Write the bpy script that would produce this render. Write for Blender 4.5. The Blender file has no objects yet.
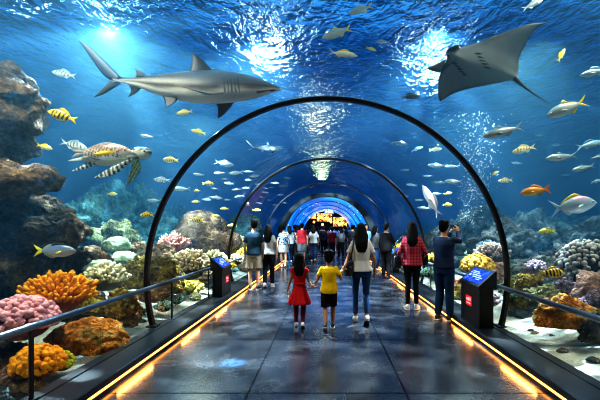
import bpy, bmesh, math, random
import numpy as np
from mathutils import Vector, Matrix, Euler, Quaternion, noise

random.seed(7)
np.random.seed(7)
PI = math.pi
scene = bpy.context.scene
col = scene.collection

# ------------------------------------------------------------------ camera frame
FPX, VX, VY, EYE = 400.0, 327.0, 230.0, 1.55     # focal length in px, vanishing point, eye height
TR, TZ = 2.65, 0.84                               # tunnel radius, height of the tunnel axis
LED_X, PL_TOP, PL_OUT = 2.1, 0.14, 2.53


def at(px, py, Y):
    return Vector(((px - VX) / FPX * Y, Y, EYE - (py - VY) / FPX * Y))


def clear_Y(px, py, want, margin=0.3):
    """smallest depth >= want at which that sight line is outside the acrylic by the margin"""
    Y = want
    while Y < 60:
        p = at(px, py, Y)
        if math.hypot(p.x, p.z - TZ) > TR + margin:
            return Y
        Y += 0.1
    return Y


# ------------------------------------------------------------------ object helpers
def tag(o, label=None, cat=None, group=None, kind=None):
    if label: o['label'] = label
    if cat: o['category'] = cat
    if group: o['group'] = group
    if kind: o['kind'] = kind
    return o


def empty(name, loc=(0, 0, 0), rz=0.0):
    o = bpy.data.objects.new(name, None)
    o.empty_display_size = 0.1
    col.objects.link(o)
    o.location = loc
    o.rotation_euler = (0, 0, rz)
    return o


class MB:
    """collects shapes (vertices, faces, per-vertex colour) and links them as ONE mesh object"""
    def __init__(s):
        s.v, s.f, s.c, s.m = [], [], [], []

    def add(s, vs, fs, c=(1, 1, 1), m=0):
        b = len(s.v)
        s.v.extend([Vector(v) for v in vs])
        if callable(c):
            s.c.extend([tuple(c(Vector(v))) for v in vs])
        elif c and not isinstance(c[0], (int, float)):
            s.c.extend([tuple(x) for x in c])
        else:
            s.c.extend([tuple(c)] * len(vs))
        s.f.extend([tuple(i + b for i in f) for f in fs])
        s.m.extend([m] * len(fs))
        return s

    def box(s, lo, hi, c=(1, 1, 1), m=0, bev=0.0):
        bm = bmesh.new()
        bmesh.ops.create_cube(bm, size=1.0)
        for v in bm.verts:
            v.co = Vector([(lo[i] + hi[i]) / 2 + v.co[i] * (hi[i] - lo[i]) for i in range(3)])
        if bev:
            bmesh.ops.bevel(bm, geom=bm.edges[:], offset=bev, segments=2, affect='EDGES', profile=0.5)
        s.bm(bm, c, m)
        return s

    def bm(s, bm, c=(1, 1, 1), m=0):
        bm.verts.index_update()
        s.add([v.co.copy() for v in bm.verts], [[v.index for v in f.verts] for f in bm.faces], c, m)
        bm.free()
        return s

    def tube(s, pts, rad, n=8, c=(1, 1, 1), m=0, cap=True, flat=1.0, ref=None):
        pts = [Vector(p) for p in pts]
        k = len(pts)
        rad = rad if isinstance(rad, (list, tuple)) else [rad] * k
        vs, fs = [], []
        up = Vector(ref) if ref else None
        prev = None
        for i, p in enumerate(pts):
            t = (pts[min(i + 1, k - 1)] - pts[max(i - 1, 0)])
            t = t.normalized() if t.length > 1e-9 else Vector((0, 0, 1))
            if up is not None:
                u = up - t * up.dot(t)
            elif prev is None:
                a = Vector((0, 0, 1)) if abs(t.z) < 0.9 else Vector((1, 0, 0))
                u = a - t * a.dot(t)
            else:
                u = prev - t * prev.dot(t)
            u.normalize()
            prev = u
            w = t.cross(u)
            for j in range(n):
                a = 2 * PI * j / n
                vs.append(p + u * (math.cos(a) * rad[i]) + w * (math.sin(a) * rad[i] * flat))
        for i in range(k - 1):
            for j in range(n):
                a, b = i * n + j, i * n + (j + 1) % n
                fs.append((a, b, b + n, a + n))
        if cap:
            fs.append(tuple(range(n - 1, -1, -1)))
            fs.append(tuple((k - 1) * n + j for j in range(n)))
        s.add(vs, fs, c, m)
        return s

    def ball(s, c0, r, sub=2, c=(1, 1, 1), m=0, rot=None):
        r = r if isinstance(r, (list, tuple)) else (r, r, r)
        vs, fs = ico(sub)
        R = rot.to_matrix() if rot is not None else Matrix.Identity(3)
        c0 = Vector(c0)
        s.add([c0 + R @ Vector((v.x * r[0], v.y * r[1], v.z * r[2])) for v in vs], fs, c, m)
        return s

    def loft(s, rings, c=(1, 1, 1), m=0, cap=True):
        n = len(rings[0])
        vs = [p for r in rings for p in r]
        fs = []
        for i in range(len(rings) - 1):
            for j in range(n):
                a, b = i * n + j, i * n + (j + 1) % n
                fs.append((a, b, b + n, a + n))
        if cap:
            fs.append(tuple(range(n - 1, -1, -1)))
            fs.append(tuple((len(rings) - 1) * n + j for j in range(n)))
        s.add(vs, fs, c, m)
        return s

    def mesh(s, name, mats, smooth=True, recalc=True):
        me = bpy.data.meshes.new(name)
        me.from_pydata([tuple(v) for v in s.v], [], s.f)
        ca = me.color_attributes.new('Col', 'FLOAT_COLOR', 'POINT')
        ca.data.foreach_set('color', [x for c in s.c for x in (c[0], c[1], c[2], 1.0)])
        for mt in (mats if isinstance(mats, (list, tuple)) else [mats]):
            me.materials.append(mt)
        me.polygons.foreach_set('material_index', s.m)
        me.polygons.foreach_set('use_smooth', [smooth] * len(s.f))
        if recalc:
            bm = bmesh.new(); bm.from_mesh(me)
            bmesh.ops.recalc_face_normals(bm, faces=bm.faces[:])
            bm.to_mesh(me); bm.free()
        me.update()
        return me

    def build(s, name, mats, parent=None, smooth=True, recalc=True, sharp=None):
        me = s.mesh(name, mats, smooth, recalc)
        if sharp:
            me.set_sharp_from_angle(angle=math.radians(sharp))
        o = bpy.data.objects.new(name, me)
        col.objects.link(o)
        if parent is not None: o.parent = parent
        return o


_ICO = {}
def ico(sub):
    if sub not in _ICO:
        bm = bmesh.new()
        bmesh.ops.create_icosphere(bm, subdivisions=sub, radius=1.0)
        bm.verts.index_update()
        _ICO[sub] = ([v.co.copy() for v in bm.verts], [[v.index for v in f.verts] for f in bm.faces])
        bm.free()
    return _ICO[sub]


def voxel(mb, name, mats, size, smooth=3, parent=None, loc=None, disp=None, fac=0.5):
    """fuse everything in MB into one continuous skin (voxel remesh, evaluated to a plain mesh)"""
    me0 = mb.mesh(name + '_raw', mats)
    tmp = bpy.data.objects.new(name + '_raw', me0)
    col.objects.link(tmp)
    r = tmp.modifiers.new('r', 'REMESH'); r.mode = 'VOXEL'; r.voxel_size = size; r.use_smooth_shade = True
    if smooth:
        sm = tmp.modifiers.new('s', 'SMOOTH'); sm.iterations = smooth; sm.factor = fac
    dg = bpy.context.evaluated_depsgraph_get(); dg.update()
    me = bpy.data.meshes.new_from_object(tmp.evaluated_get(dg), preserve_all_data_layers=True, depsgraph=dg)
    me.name = name
    bpy.data.objects.remove(tmp); bpy.data.meshes.remove(me0)
    me.materials.clear()
    for mt in (mats if isinstance(mats, (list, tuple)) else [mats]): me.materials.append(mt)
    if disp:
        for v, n in [(v, v.normal.copy()) for v in me.vertices]:
            v.co = disp(v.co, n)
    me.polygons.foreach_set('use_smooth', [True] * len(me.polygons))
    me.update()
    if name is None: return me
    o = bpy.data.objects.new(name, me)
    col.objects.link(o)
    if parent is not None: o.parent = parent
    if loc is not None: o.location = loc
    return o


def fbm(p, oct=4, lac=2.1, h=0.9):
    return noise.fractal(p, h, lac, oct, noise_basis='PERLIN_ORIGINAL')


# ------------------------------------------------------------------ materials
class NT:
    def __init__(s, name):
        s.m = bpy.data.materials.new(name)
        s.m.use_nodes = True
        s.t = s.m.node_tree
        s.t.nodes.clear()
        s.out = s.n('ShaderNodeOutputMaterial')

    def n(s, typ, **kw):
        nd = s.t.nodes.new(typ)
        for k, v in kw.items():
            if k in nd.bl_rna.properties: setattr(nd, k, v)
            else: s.set(nd, k, v)
        return nd

    def set(s, nd, k, v):
        i = nd.inputs[int(k[1:])] if (k[0] == 'i' and k[1:].isdigit()) else nd.inputs[k.replace('__', ' ')]
        if isinstance(v, bpy.types.NodeSocket): s.t.links.new(v, i)
        elif isinstance(v, tuple) and len(v) == 3 and i.type == 'RGBA': i.default_value = (*v, 1)
        else: i.default_value = v

    def link(s, a, b): s.t.links.new(a, b)

    def mix(s, f, a, b, blend='MIX'):
        nd = s.n('ShaderNodeMix', data_type='RGBA', blend_type=blend)
        for k, v in ((0, f), (6, a), (7, b)):
            i = nd.inputs[k]
            if isinstance(v, bpy.types.NodeSocket): s.link(v, i)
            elif isinstance(v, tuple): i.default_value = (*v[:3], 1)
            else: i.default_value = v
        return nd.outputs[2]

    def math(s, op, a, b=None, c=None):
        nd = s.n('ShaderNodeMath', operation=op)
        for k, v in enumerate((a, b, c)):
            if v is None: continue
            if isinstance(v, bpy.types.NodeSocket): s.link(v, nd.inputs[k])
            else: nd.inputs[k].default_value = v
        return nd.outputs[0]

    def ramp(s, f, stops):
        nd = s.n('ShaderNodeValToRGB')
        e = nd.color_ramp.elements
        while len(e) < len(stops): e.new(0.5)
        for k, (p, c) in enumerate(stops):
            e[k].position = p
            e[k].color = (*c, 1) if len(c) == 3 else c
        s.link(f, nd.inputs[0])
        return nd.outputs[0]

    def noise(s, scale, detail=4, rough=0.55, vec=None, dist=0.0):
        nd = s.n('ShaderNodeTexNoise', Scale=scale, Detail=detail, Roughness=rough, Distortion=dist)
        if vec is None: vec = s.coord()
        s.link(vec, nd.inputs['Vector'])
        return nd.outputs[0]

    def voro(s, scale, vec=None, feature='F1', rnd=1.0):
        nd = s.n('ShaderNodeTexVoronoi', feature=feature, Scale=scale, Randomness=rnd)
        s.link(vec if vec is not None else s.coord(), nd.inputs['Vector'])
        return nd.outputs[0]

    def coord(s, which='Object'):
        if not hasattr(s, '_tc'): s._tc = s.n('ShaderNodeTexCoord')
        return s._tc.outputs[which]

    def bump(s, h, strength=0.5, dist=0.02):
        return s.n('ShaderNodeBump', Strength=strength, Distance=dist, Height=h).outputs[0]

    def bsdf(s, **kw):
        b = s.n('ShaderNodeBsdfPrincipled', **kw)
        s.link(b.outputs[0], s.out.inputs[0])
        return b


def m_plain(name, c, rough=0.6, metal=0.0, spec=0.5, var=0.25, scale=30.0, bump=0.0, bscale=None, emit=None, estr=0.0):
    t = NT(name)
    nz = t.noise(scale, 4)
    lo = tuple(x * (1 - var) for x in c); hi = tuple(min(1, x * (1 + var)) for x in c)
    cc = t.mix(nz, lo, hi)
    kw = dict(Base__Color=cc, Roughness=rough, Metallic=metal)
    kw['Specular IOR Level'] = spec
    if bump: kw['Normal'] = t.bump(t.noise(bscale or scale * 3, 5), bump, 0.01)
    if emit: kw['Emission Color'] = emit; kw['Emission Strength'] = estr
    t.bsdf(**kw)
    return t.m


def m_attr(name, rough=0.45, spec=0.4, var=0.15, scale=25.0, bump=0.0, bscale=80.0, trans=0.0, emit=0.0):
    """colour carried by the mesh (markings, counter-shading), broken up by noise"""
    t = NT(name)
    a = t.n('ShaderNodeAttribute', attribute_name='Col').outputs[0]
    nz = t.noise(scale, 4)
    k = t.math('MULTIPLY_ADD', nz, 2 * var, 1 - var)
    comb = t.n('ShaderNodeCombineColor')
    for i in range(3): t.link(k, comb.inputs[i])
    cc = t.mix(1.0, a, comb.outputs[0], 'MULTIPLY')
    kw = dict(Base__Color=cc, Roughness=rough)
    kw['Specular IOR Level'] = spec
    if bump: kw['Normal'] = t.bump(t.noise(bscale, 4), bump, 0.01)
    if emit: kw['Emission Color'] = cc; kw['Emission Strength'] = emit
    t.bsdf(**kw)
    return t.m


def m_rock(name, dark, mid, light, scale=1.6, bump=1.0, tint=None):
    t = NT(name)
    n1 = t.noise(scale, 8, 0.65)
    n2 = t.noise(scale * 5.5, 6, 0.6)
    v = t.voro(scale * 7)
    f = t.math('ADD', t.math('MULTIPLY', n1, 0.6), t.math('MULTIPLY', n2, 0.4))
    c = t.ramp(f, [(0.34, dark), (0.5, mid), (0.66, light)])
    if tint:
        c = t.mix(t.ramp(t.noise(scale * 2.3, 3), [(0.52, (0, 0, 0)), (0.64, (1, 1, 1))]), c, tint)
    # shade painted into the colour: darker in the crevices between lumps
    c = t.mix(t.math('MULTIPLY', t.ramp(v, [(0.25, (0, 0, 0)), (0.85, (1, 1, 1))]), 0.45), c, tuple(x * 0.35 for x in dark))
    h = t.math('ADD', t.math('MULTIPLY', n2, 1.0), t.math('MULTIPLY', t.noise(scale * 22, 5), 0.35))
    b = t.bump(t.math('SUBTRACT', h, t.math('MULTIPLY', v, 0.7)), bump, 0.08)
    kw = dict(Base__Color=c, Roughness=0.85, Normal=b)
    kw['Specular IOR Level'] = 0.25
    t.bsdf(**kw)
    return t.m


def m_emit(name, c, s, base=(0.02, 0.02, 0.02)):
    t = NT(name)
    nz = t.math('MULTIPLY_ADD', t.noise(6, 2), 0.3 * s, 0.85 * s)
    t.bsdf(**{'Base Color': base, 'Emission Color': c, 'Emission Strength': nz, 'Roughness': 0.4})
    return t.m
# ------------------------------------------------------------------ camera
cam = bpy.data.cameras.new('camera')
cam.sensor_width = 36.0
cam.lens = 24.0
cam.shift_x = -27.0 / 600.0
cam.shift_y = 30.0 / 600.0
cam.clip_end = 300
camo = bpy.data.objects.new('camera', cam)
col.objects.link(camo)
camo.location = (0, 0, EYE)
camo.rotation_euler = (PI / 2, 0, 0)
scene.camera = camo

# ------------------------------------------------------------------ render look
cy = scene.cycles
cy.use_denoising = True
try: cy.denoiser = 'OPENIMAGEDENOISE'
except Exception: pass
cy.max_bounces = 7
cy.diffuse_bounces = 2
cy.glossy_bounces = 3
cy.transmission_bounces = 4
cy.volume_bounces = 0
cy.transparent_max_bounces = 16
cy.use_adaptive_sampling = False
cy.filter_width = 1.1
cy.caustics_refractive = False
cy.caustics_reflective = False
cy.sample_clamp_indirect = 4.0
cy.sample_clamp_direct = 0.0
cy.blur_glossy = 0.5
scene.view_settings.view_transform = 'Standard'
scene.view_settings.look = 'High Contrast'
scene.view_settings.exposure = -0.25

# ------------------------------------------------------------------ extents
SURF = 6.6
TX, TY0, TY1, TBOT = 17.0, -4.0, 50.0, -1.0
Y_PORTAL, Y_END = 21.0, 41.0

# ------------------------------------------------------------------ world: daylight hall above the tank, dark near the horizon
w = bpy.data.worlds.new('world')
scene.world = w
w.use_nodes = True
nt = w.node_tree
nt.nodes.clear()
wo = nt.nodes.new('ShaderNodeOutputWorld'); bg = nt.nodes.new('ShaderNodeBackground')
tc = nt.nodes.new('ShaderNodeTexCoord'); sx = nt.nodes.new('ShaderNodeSeparateXYZ'); rp = nt.nodes.new('ShaderNodeValToRGB')
nt.links.new(tc.outputs['Generated'], sx.inputs[0]); nt.links.new(sx.outputs[2], rp.inputs[0])
e = rp.color_ramp.elements
e[0].position = 0.05; e[0].color = (0.004, 0.03, 0.10, 1)
e[1].position = 0.75; e[1].color = (0.7, 1.2, 1.5, 1)
k = e.new(0.35); k.color = (0.008, 0.07, 0.22, 1)
k = e.new(0.52); k.color = (0.10, 0.42, 0.80, 1)
nt.links.new(rp.outputs[0], bg.inputs[0]); bg.inputs[1].default_value = 1.7
nt.links.new(bg.outputs[0], wo.inputs[0])


# ------------------------------------------------------------------ water body: box minus the tunnel, a hazy blue volume
def arch_pts(R, n, cz=TZ, zmin=None):
    a0 = math.asin(((PL_TOP if zmin is None else zmin) - cz) / R)
    return [(R * math.cos(a0 + (PI - 2 * a0) * i / n), cz + R * math.sin(a0 + (PI - 2 * a0) * i / n)) for i in range(n + 1)]


t = NT('tank_water')
sc_ = t.n('ShaderNodeVolumeScatter', Color=(0.25, 0.66, 1.0), Density=0.015, Anisotropy=0.35)
ab = t.n('ShaderNodeVolumeAbsorption', Color=(0.05, 0.58, 0.80), Density=0.075)
em = t.n('ShaderNodeEmission', Color=(0.0, 0.24, 0.62), Strength=0.006)  # emission stands in for blue light scattered in the water
a1 = t.n('ShaderNodeAddShader'); a2 = t.n('ShaderNodeAddShader')
t.link(sc_.outputs[0], a1.inputs[0]); t.link(ab.outputs[0], a1.inputs[1])
t.link(a1.outputs[0], a2.inputs[0]); t.link(em.outputs[0], a2.inputs[1])
t.link(a2.outputs[0], t.out.inputs['Volume'])
M_WATER = t.m
M_WATER.cycles.homogeneous_volume = True
mb = MB()
ap = arch_pts(TR + 0.03, 48, zmin=TBOT + 0.01 if False else -0.9)
out = [(TX, TBOT), (TX, SURF + 0.25), (-TX, SURF + 0.25), (-TX, TBOT)]
ring = ap + [(ap[-1][0], TBOT)] + [out[3], out[2], out[1], out[0]] + [(ap[0][0], TBOT)]
n = len(ring)
vs = [(x, TY0, z) for x, z in ring] + [(x, TY1 - 0.2, z) for x, z in ring]
fs = [(i, (i + 1) % n, (i + 1) % n + n, i + n) for i in range(n)]
fs += [tuple(range(n)), tuple(range(2 * n - 1, n - 1, -1))]
bmw = bmesh.new()
for v in vs: bmw.verts.new(v)
bmw.verts.ensure_lookup_table()
for f in fs: bmw.faces.new([bmw.verts[i] for i in f])
bmesh.ops.triangulate(bmw, faces=[f for f in bmw.faces if len(f.verts) > 4])
bmesh.ops.recalc_face_normals(bmw, faces=bmw.faces[:])
mb.bm(bmw)
tag(mb.build('water', M_WATER, smooth=False), kind='structure')

# rippled surface, seen from below
t = NT('water_surface_ripples')
tcn = t.coord('Object')
mp = t.n('ShaderNodeMapping', Vector=tcn, Scale=(1.0, 0.62, 1.0), Rotation=(0, 0, 0.35))
n1 = t.noise(1.3, 3, 0.55, mp.outputs[0], 0.6)
n2 = t.noise(5.0, 3, 0.6, mp.outputs[0], 0.8)
h = t.math('ADD', t.math('MULTIPLY', n1, 1.0), t.math('MULTIPLY', n2, 0.30))
bp = t.bump(h, 1.0, 0.55)
gl = t.n('ShaderNodeBsdfGlass', Color=(0.85, 0.95, 1.0), Roughness=0.02, IOR=1.07, Normal=bp)
t.link(gl.outputs[0], t.out.inputs[0])
mb = MB()
NX, NY = 80, 120
vs, fs = [], []
for j in range(NY + 1):
    for i in range(NX + 1):
        x = -TX + 2 * TX * i / NX; y = TY0 + (TY1 - TY0 - 0.3) * j / NY
        vs.append((x, y, SURF + 0.09 * noise.noise(Vector((x * 0.5, y * 0.33, 3.1)))))
for j in range(NY):
    for i in range(NX):
        a = j * (NX + 1) + i
        fs.append((a, a + 1, a + NX + 2, a + NX + 1))
mb.add(vs, fs)
tag(mb.build('water_surface', t.m, recalc=False), kind='structure')

# tank walls, far behind the haze
M_TANK = m_plain('tank_wall_paint', (0.01, 0.06, 0.12), 0.9, scale=0.6)
for nm, lo, hi in (('wall_left', (-TX - 0.3, TY0, TBOT), (-TX - 0.02, TY1, SURF + 1)),
                   ('wall_right', (TX + 0.02, TY0, TBOT), (TX + 0.3, TY1, SURF + 1)),
                   ('wall_front', (-TX - 0.3, TY0 - 0.3, TBOT), (TX + 0.3, TY0 - 0.02, SURF + 1))):
    tag(MB().box(lo, hi).build(nm, M_TANK, smooth=False), kind='structure')

# ------------------------------------------------------------------ acrylic vault
t = NT('acrylic')
fr = t.n('ShaderNodeFresnel', IOR=1.22)
gz = t.n('ShaderNodeBsdfGlossy', Color=(0.9, 0.95, 1.0), Roughness=0.06)
tr = t.n('ShaderNodeBsdfTransparent', Color=(0.97, 0.99, 1.0))
mx = t.n('ShaderNodeMixShader')
nz = t.bump(t.noise(1.1, 2, 0.5, None, 0.4), 0.10, 0.3)
t.link(nz, gz.inputs['Normal'])
t.link(t.math('MULTIPLY', fr.outputs[0], 0.45), mx.inputs[0])
t.link(tr.outputs[0], mx.inputs[1]); t.link(gz.outputs[0], mx.inputs[2])
t.link(mx.outputs[0], t.out.inputs[0])
M_ACRYL = t.m
mb = MB()
ap = arch_pts(TR, 72, zmin=0.08)
vs = [(x, -2.0, z) for x, z in ap] + [(x, Y_PORTAL, z) for x, z in ap]
n = len(ap)
mb.add(vs, [(i, i + 1, i + 1 + n, i + n) for i in range(n - 1)])
tag(mb.build('window_1', M_ACRYL, recalc=False), kind='structure')

# ------------------------------------------------------------------ floor: polished dark stone slabs
t = NT('polished_slate')
tcn = t.coord('Object')
sp = t.n('ShaderNodeSeparateXYZ', Vector=tcn)
def line(v, size, off, wd):
    u = t.math('MODULO', t.math('ADD', v, off + 100 * size), size)
    d = t.math('MINIMUM', u, t.math('SUBTRACT', size, u))
    return t.math('LESS_THAN', d, wd)
jl = t.math('MAXIMUM', line(sp.outputs[0], 1.5, 0.75, 0.009), line(sp.outputs[1], 1.85, -0.1, 0.013))
cl = t.noise(1.3, 7, 0.62, None, 0.6)
cl2 = t.noise(5.0, 6, 0.6)
base = t.ramp(cl, [(0.3, (0.010, 0.012, 0.017)), (0.55, (0.034, 0.037, 0.046)), (0.75, (0.09, 0.094, 0.105))])
base = t.mix(t.math('MULTIPLY', cl2, 0.5), base, (0.012, 0.016, 0.025))
base = t.mix(t.math('MULTIPLY', jl, 0.85), base, (0.002, 0.002, 0.003))
rg = t.math('MULTIPLY_ADD', cl, 0.30, 0.10)
nj = t.math('SUBTRACT', 1.0, t.math('MULTIPLY', jl, 0.9))
bp = t.bump(t.math('SUBTRACT', t.math('MULTIPLY', cl, 0.25), t.math('MULTIPLY', jl, 0.15)), 0.08, 0.01)
t.bsdf(Base__Color=base, Roughness=rg, Normal=bp, **{'Specular IOR Level': t.math('MULTIPLY', nj, 0.65), 'Coat Weight': t.math('MULTIPLY', nj, 0.25), 'Coat Roughness': 0.12})
M_FLOOR = t.m
tag(MB().box((-LED_X, -3.0, -0.1), (LED_X, Y_END, 0.0)).build('floor', M_FLOOR, smooth=False), kind='structure')

# plinths that carry the acrylic, with a lit groove at their foot
M_PLINTH = m_plain('black_plinth', (0.012, 0.014, 0.018), 0.32, spec=0.5, var=0.5, scale=3, bump=0.04, bscale=40)
M_LED = m_emit('amber_led', (1.0, 0.36, 0.055), 9.0)
M_BLACK = m_plain('black_satin', (0.010, 0.011, 0.013), 0.35, spec=0.5, var=0.3)
M_STEEL = m_plain('dark_steel', (0.20, 0.23, 0.28), 0.28, metal=0.9, var=0.2, scale=12)
for sgn, num, side in ((-1, 1, 'left'), (1, 2, 'right')):
    mb = MB()
    prof = [(LED_X, 0.0), (LED_X, 0.036), (2.13, 0.036), (2.13, 0.064), (LED_X, 0.064), (LED_X, PL_TOP - 0.012), (LED_X + 0.012, PL_TOP), (2.40, PL_TOP), (2.405, PL_TOP + 0.012),
            (PL_OUT - 0.01, PL_TOP + 0.012), (PL_OUT, PL_TOP), (PL_OUT, -1.0), (LED_X, -1.0)]
    ring = [(sgn * x, z) for x, z in prof]
    n = len(ring)
    vs = [(x, -2.0, z) for x, z in ring] + [(x, Y_END, z) for x, z in ring]
    fs = [(i, (i + 1) % n, (i + 1) % n + n, i + n) for i in range(n)] + [tuple(range(n)), tuple(range(2 * n - 1, n - 1, -1))]
    mb.add(vs, fs)
    tag(mb.build('trim_%d' % num, M_PLINTH, smooth=False), kind='structure')
    # light strip in its groove
    st = empty('light_strip', (sgn * 2.114, 10, 0.05))
    tag(st, 'glowing amber light strip along the foot of the plinth on the %s of the walkway' % side, 'light strip')
    L = MB()
    L.box((-0.012, -12, -0.0105), (0.012, 30, 0.0105))
    L.build('glowing_strip', M_LED, st, smooth=False)

# ------------------------------------------------------------------ ribs
def arch_rib(Y, wd, dp, label, mat, Rr=TR - 0.035, shoe=True):
    """rectangular rolled section following the vault"""
    root = empty('arch_rib', (0, Y, PL_TOP))
    tag(root, label, 'arch', 'arch ribs of the tunnel')
    pts = arch_pts(Rr, 96)
    rings = []
    for i, (x, z) in enumerate(pts):
        d = Vector((x, 0, z - TZ)).normalized()
        c = Vector((x, 0, z - PL_TOP))
        b = wd * 0.18
        q = [(-wd / 2 + b, -dp / 2), (wd / 2 - b, -dp / 2), (wd / 2, -dp / 2 + b), (wd / 2, dp / 2 - b), (wd / 2 - b, dp / 2), (-wd / 2 + b, dp / 2), (-wd / 2, dp / 2 - b), (-wd / 2, -dp / 2 + b)]
        rings.append([c + d * u + Vector((0, v, 0)) for u, v in q])
    MB().loft(rings).build('rib', mat, root, sharp=40)
    if shoe:
        for s in (-1, 1):
            x = s * pts[0][0]
            MB().box((x - 0.07, -0.09, 0.013), (x + 0.05 if s > 0 else x + 0.07, 0.09, 0.035), bev=0.006).build('foot_plate', mat, root, smooth=False)
    return root


M_RIB = m_plain('rib_black', (0.008, 0.009, 0.011), 0.30, spec=0.55, var=0.3, scale=8)
arch_rib(5.8, 0.058, 0.10, 'large black arch rib nearest the camera, spanning the whole tunnel', M_RIB)
arch_rib(10.7, 0.06, 0.09, 'black arch rib behind the large front arch, second along the tunnel', M_RIB)
M_RIB3 = m_plain('rib_grey', (0.03, 0.035, 0.045), 0.3, var=0.3, scale=8)
arch_rib(16.3, 0.05, 0.09, 'thin dark arch rib, third along the tunnel, just before the dark portal', M_RIB3)
# ------------------------------------------------------------------ dark portal, blue-lit inner tunnel, foyer
M_DARK = m_plain('portal_dark', (0.006, 0.008, 0.014), 0.45, var=0.4, scale=2)
def ring_pts(R, cz, n, zmin=0.0):
    a0 = math.asin(max(-0.999, (zmin - cz) / R))
    return [(R * math.cos(a0 + (PI - 2 * a0) * i / n), cz + R * math.sin(a0 + (PI - 2 * a0) * i / n)) for i in range(n + 1)]
PO, PI_, PC = TR + 0.02, 2.28, 1.04
n = 64
o_, i_ = ring_pts(PO, TZ, n, 0.005), ring_pts(PI_, PC, n, 0.005)
rings = []
for (xo, zo), (xi, zi) in zip(o_, i_):
    rings.append([Vector((xo, Y_PORTAL, zo)), Vector((xi, Y_PORTAL, zi)), Vector((xi, Y_PORTAL + 0.5, zi)), Vector((xo, Y_PORTAL + 0.5, zo))])
pr = empty('portal', (0, Y_PORTAL, 0))
tag(pr, 'thick dark portal ring at the mouth of the blue-lit inner tunnel', 'portal')
q = MB().loft(rings).build('portal_ring', M_DARK, pr, sharp=30)
q.matrix_parent_inverse = Matrix.Translation((0, -Y_PORTAL, 0))

# blue back-lit lining with bright specks, ribbed
t = NT('blue_lining')
v = t.voro(2.2)
spk = t.math('LESS_THAN', v, 0.10)
nz = t.noise(0.55, 4, 0.6, None, 0.8)
c = t.ramp(nz, [(0.3, (0.001, 0.04, 0.20)), (0.5, (0.002, 0.13, 0.50)), (0.72, (0.02, 0.38, 0.92))])
c = t.mix(spk, c, (0.8, 0.95, 1.0))
st = t.math('MULTIPLY_ADD', spk, 2.0, 0.9)
t.bsdf(**{'Base Color': (0.01, 0.05, 0.15), 'Emission Color': c, 'Emission Strength': t.math('MULTIPLY', st, 1.9), 'Roughness': 0.3})
M_BLUE = t.m
Y_IN = 38.0
a = ring_pts(PI_ + 0.02, PC, 56)
vs = [(x, Y_PORTAL + 0.52, z) for x, z in a] + [(x, Y_IN, z) for x, z in a]
n = len(a)
tag(MB().add(vs, [(i, i + 1, i + 1 + n, i + n) for i in range(n - 1)]).build('ceiling', M_BLUE, recalc=False), kind='structure')
M_RIBD = m_plain('inner_rib_blue', (0.004, 0.02, 0.07), 0.4)
for k, Y in enumerate((24.5, 28.5, 33.0)):
    root = empty('inner_rib', (0, Y, 0))
    tag(root, ('first', 'second', 'third')[k] + ' dark rib inside the blue-lit inner tunnel, counted from the portal', 'arch', 'ribs of the blue inner tunnel')
    rr = []
    for x, z in ring_pts(PI_ - 0.005, PC, 56):
        d = Vector((x, 0, z - PC)).normalized(); cc = Vector((x, 0, z))
        rr.append([cc + d * 0.015 + Vector((0, -0.05, 0)), cc - d * 0.015 + Vector((0, -0.05, 0)), cc - d * 0.015 + Vector((0, 0.05, 0)), cc + d * 0.015 + Vector((0, 0.05, 0))])
    MB().loft(rr).build('rib', M_RIBD, root, sharp=30)
# foyer back wall, opaque, and its dark walls
M_FOYER = m_plain('foyer_wall', (0.012, 0.008, 0.007), 0.7, var=0.5, scale=1)
tag(MB().box((-3.2, Y_END, -0.1), (3.2, Y_END + 0.2, 4.0)).build('wall_back', M_FOYER, smooth=False), kind='structure')
a = ring_pts(2.5, PC, 40)
vs = [(x, Y_IN, z) for x, z in a] + [(x, Y_END, z) for x, z in a]
n = len(a)
tag(MB().add(vs, [(i, i + 1, i + 1 + n, i + n) for i in range(n - 1)]).build('ceiling.001', M_FOYER, recalc=False), kind='structure')

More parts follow.
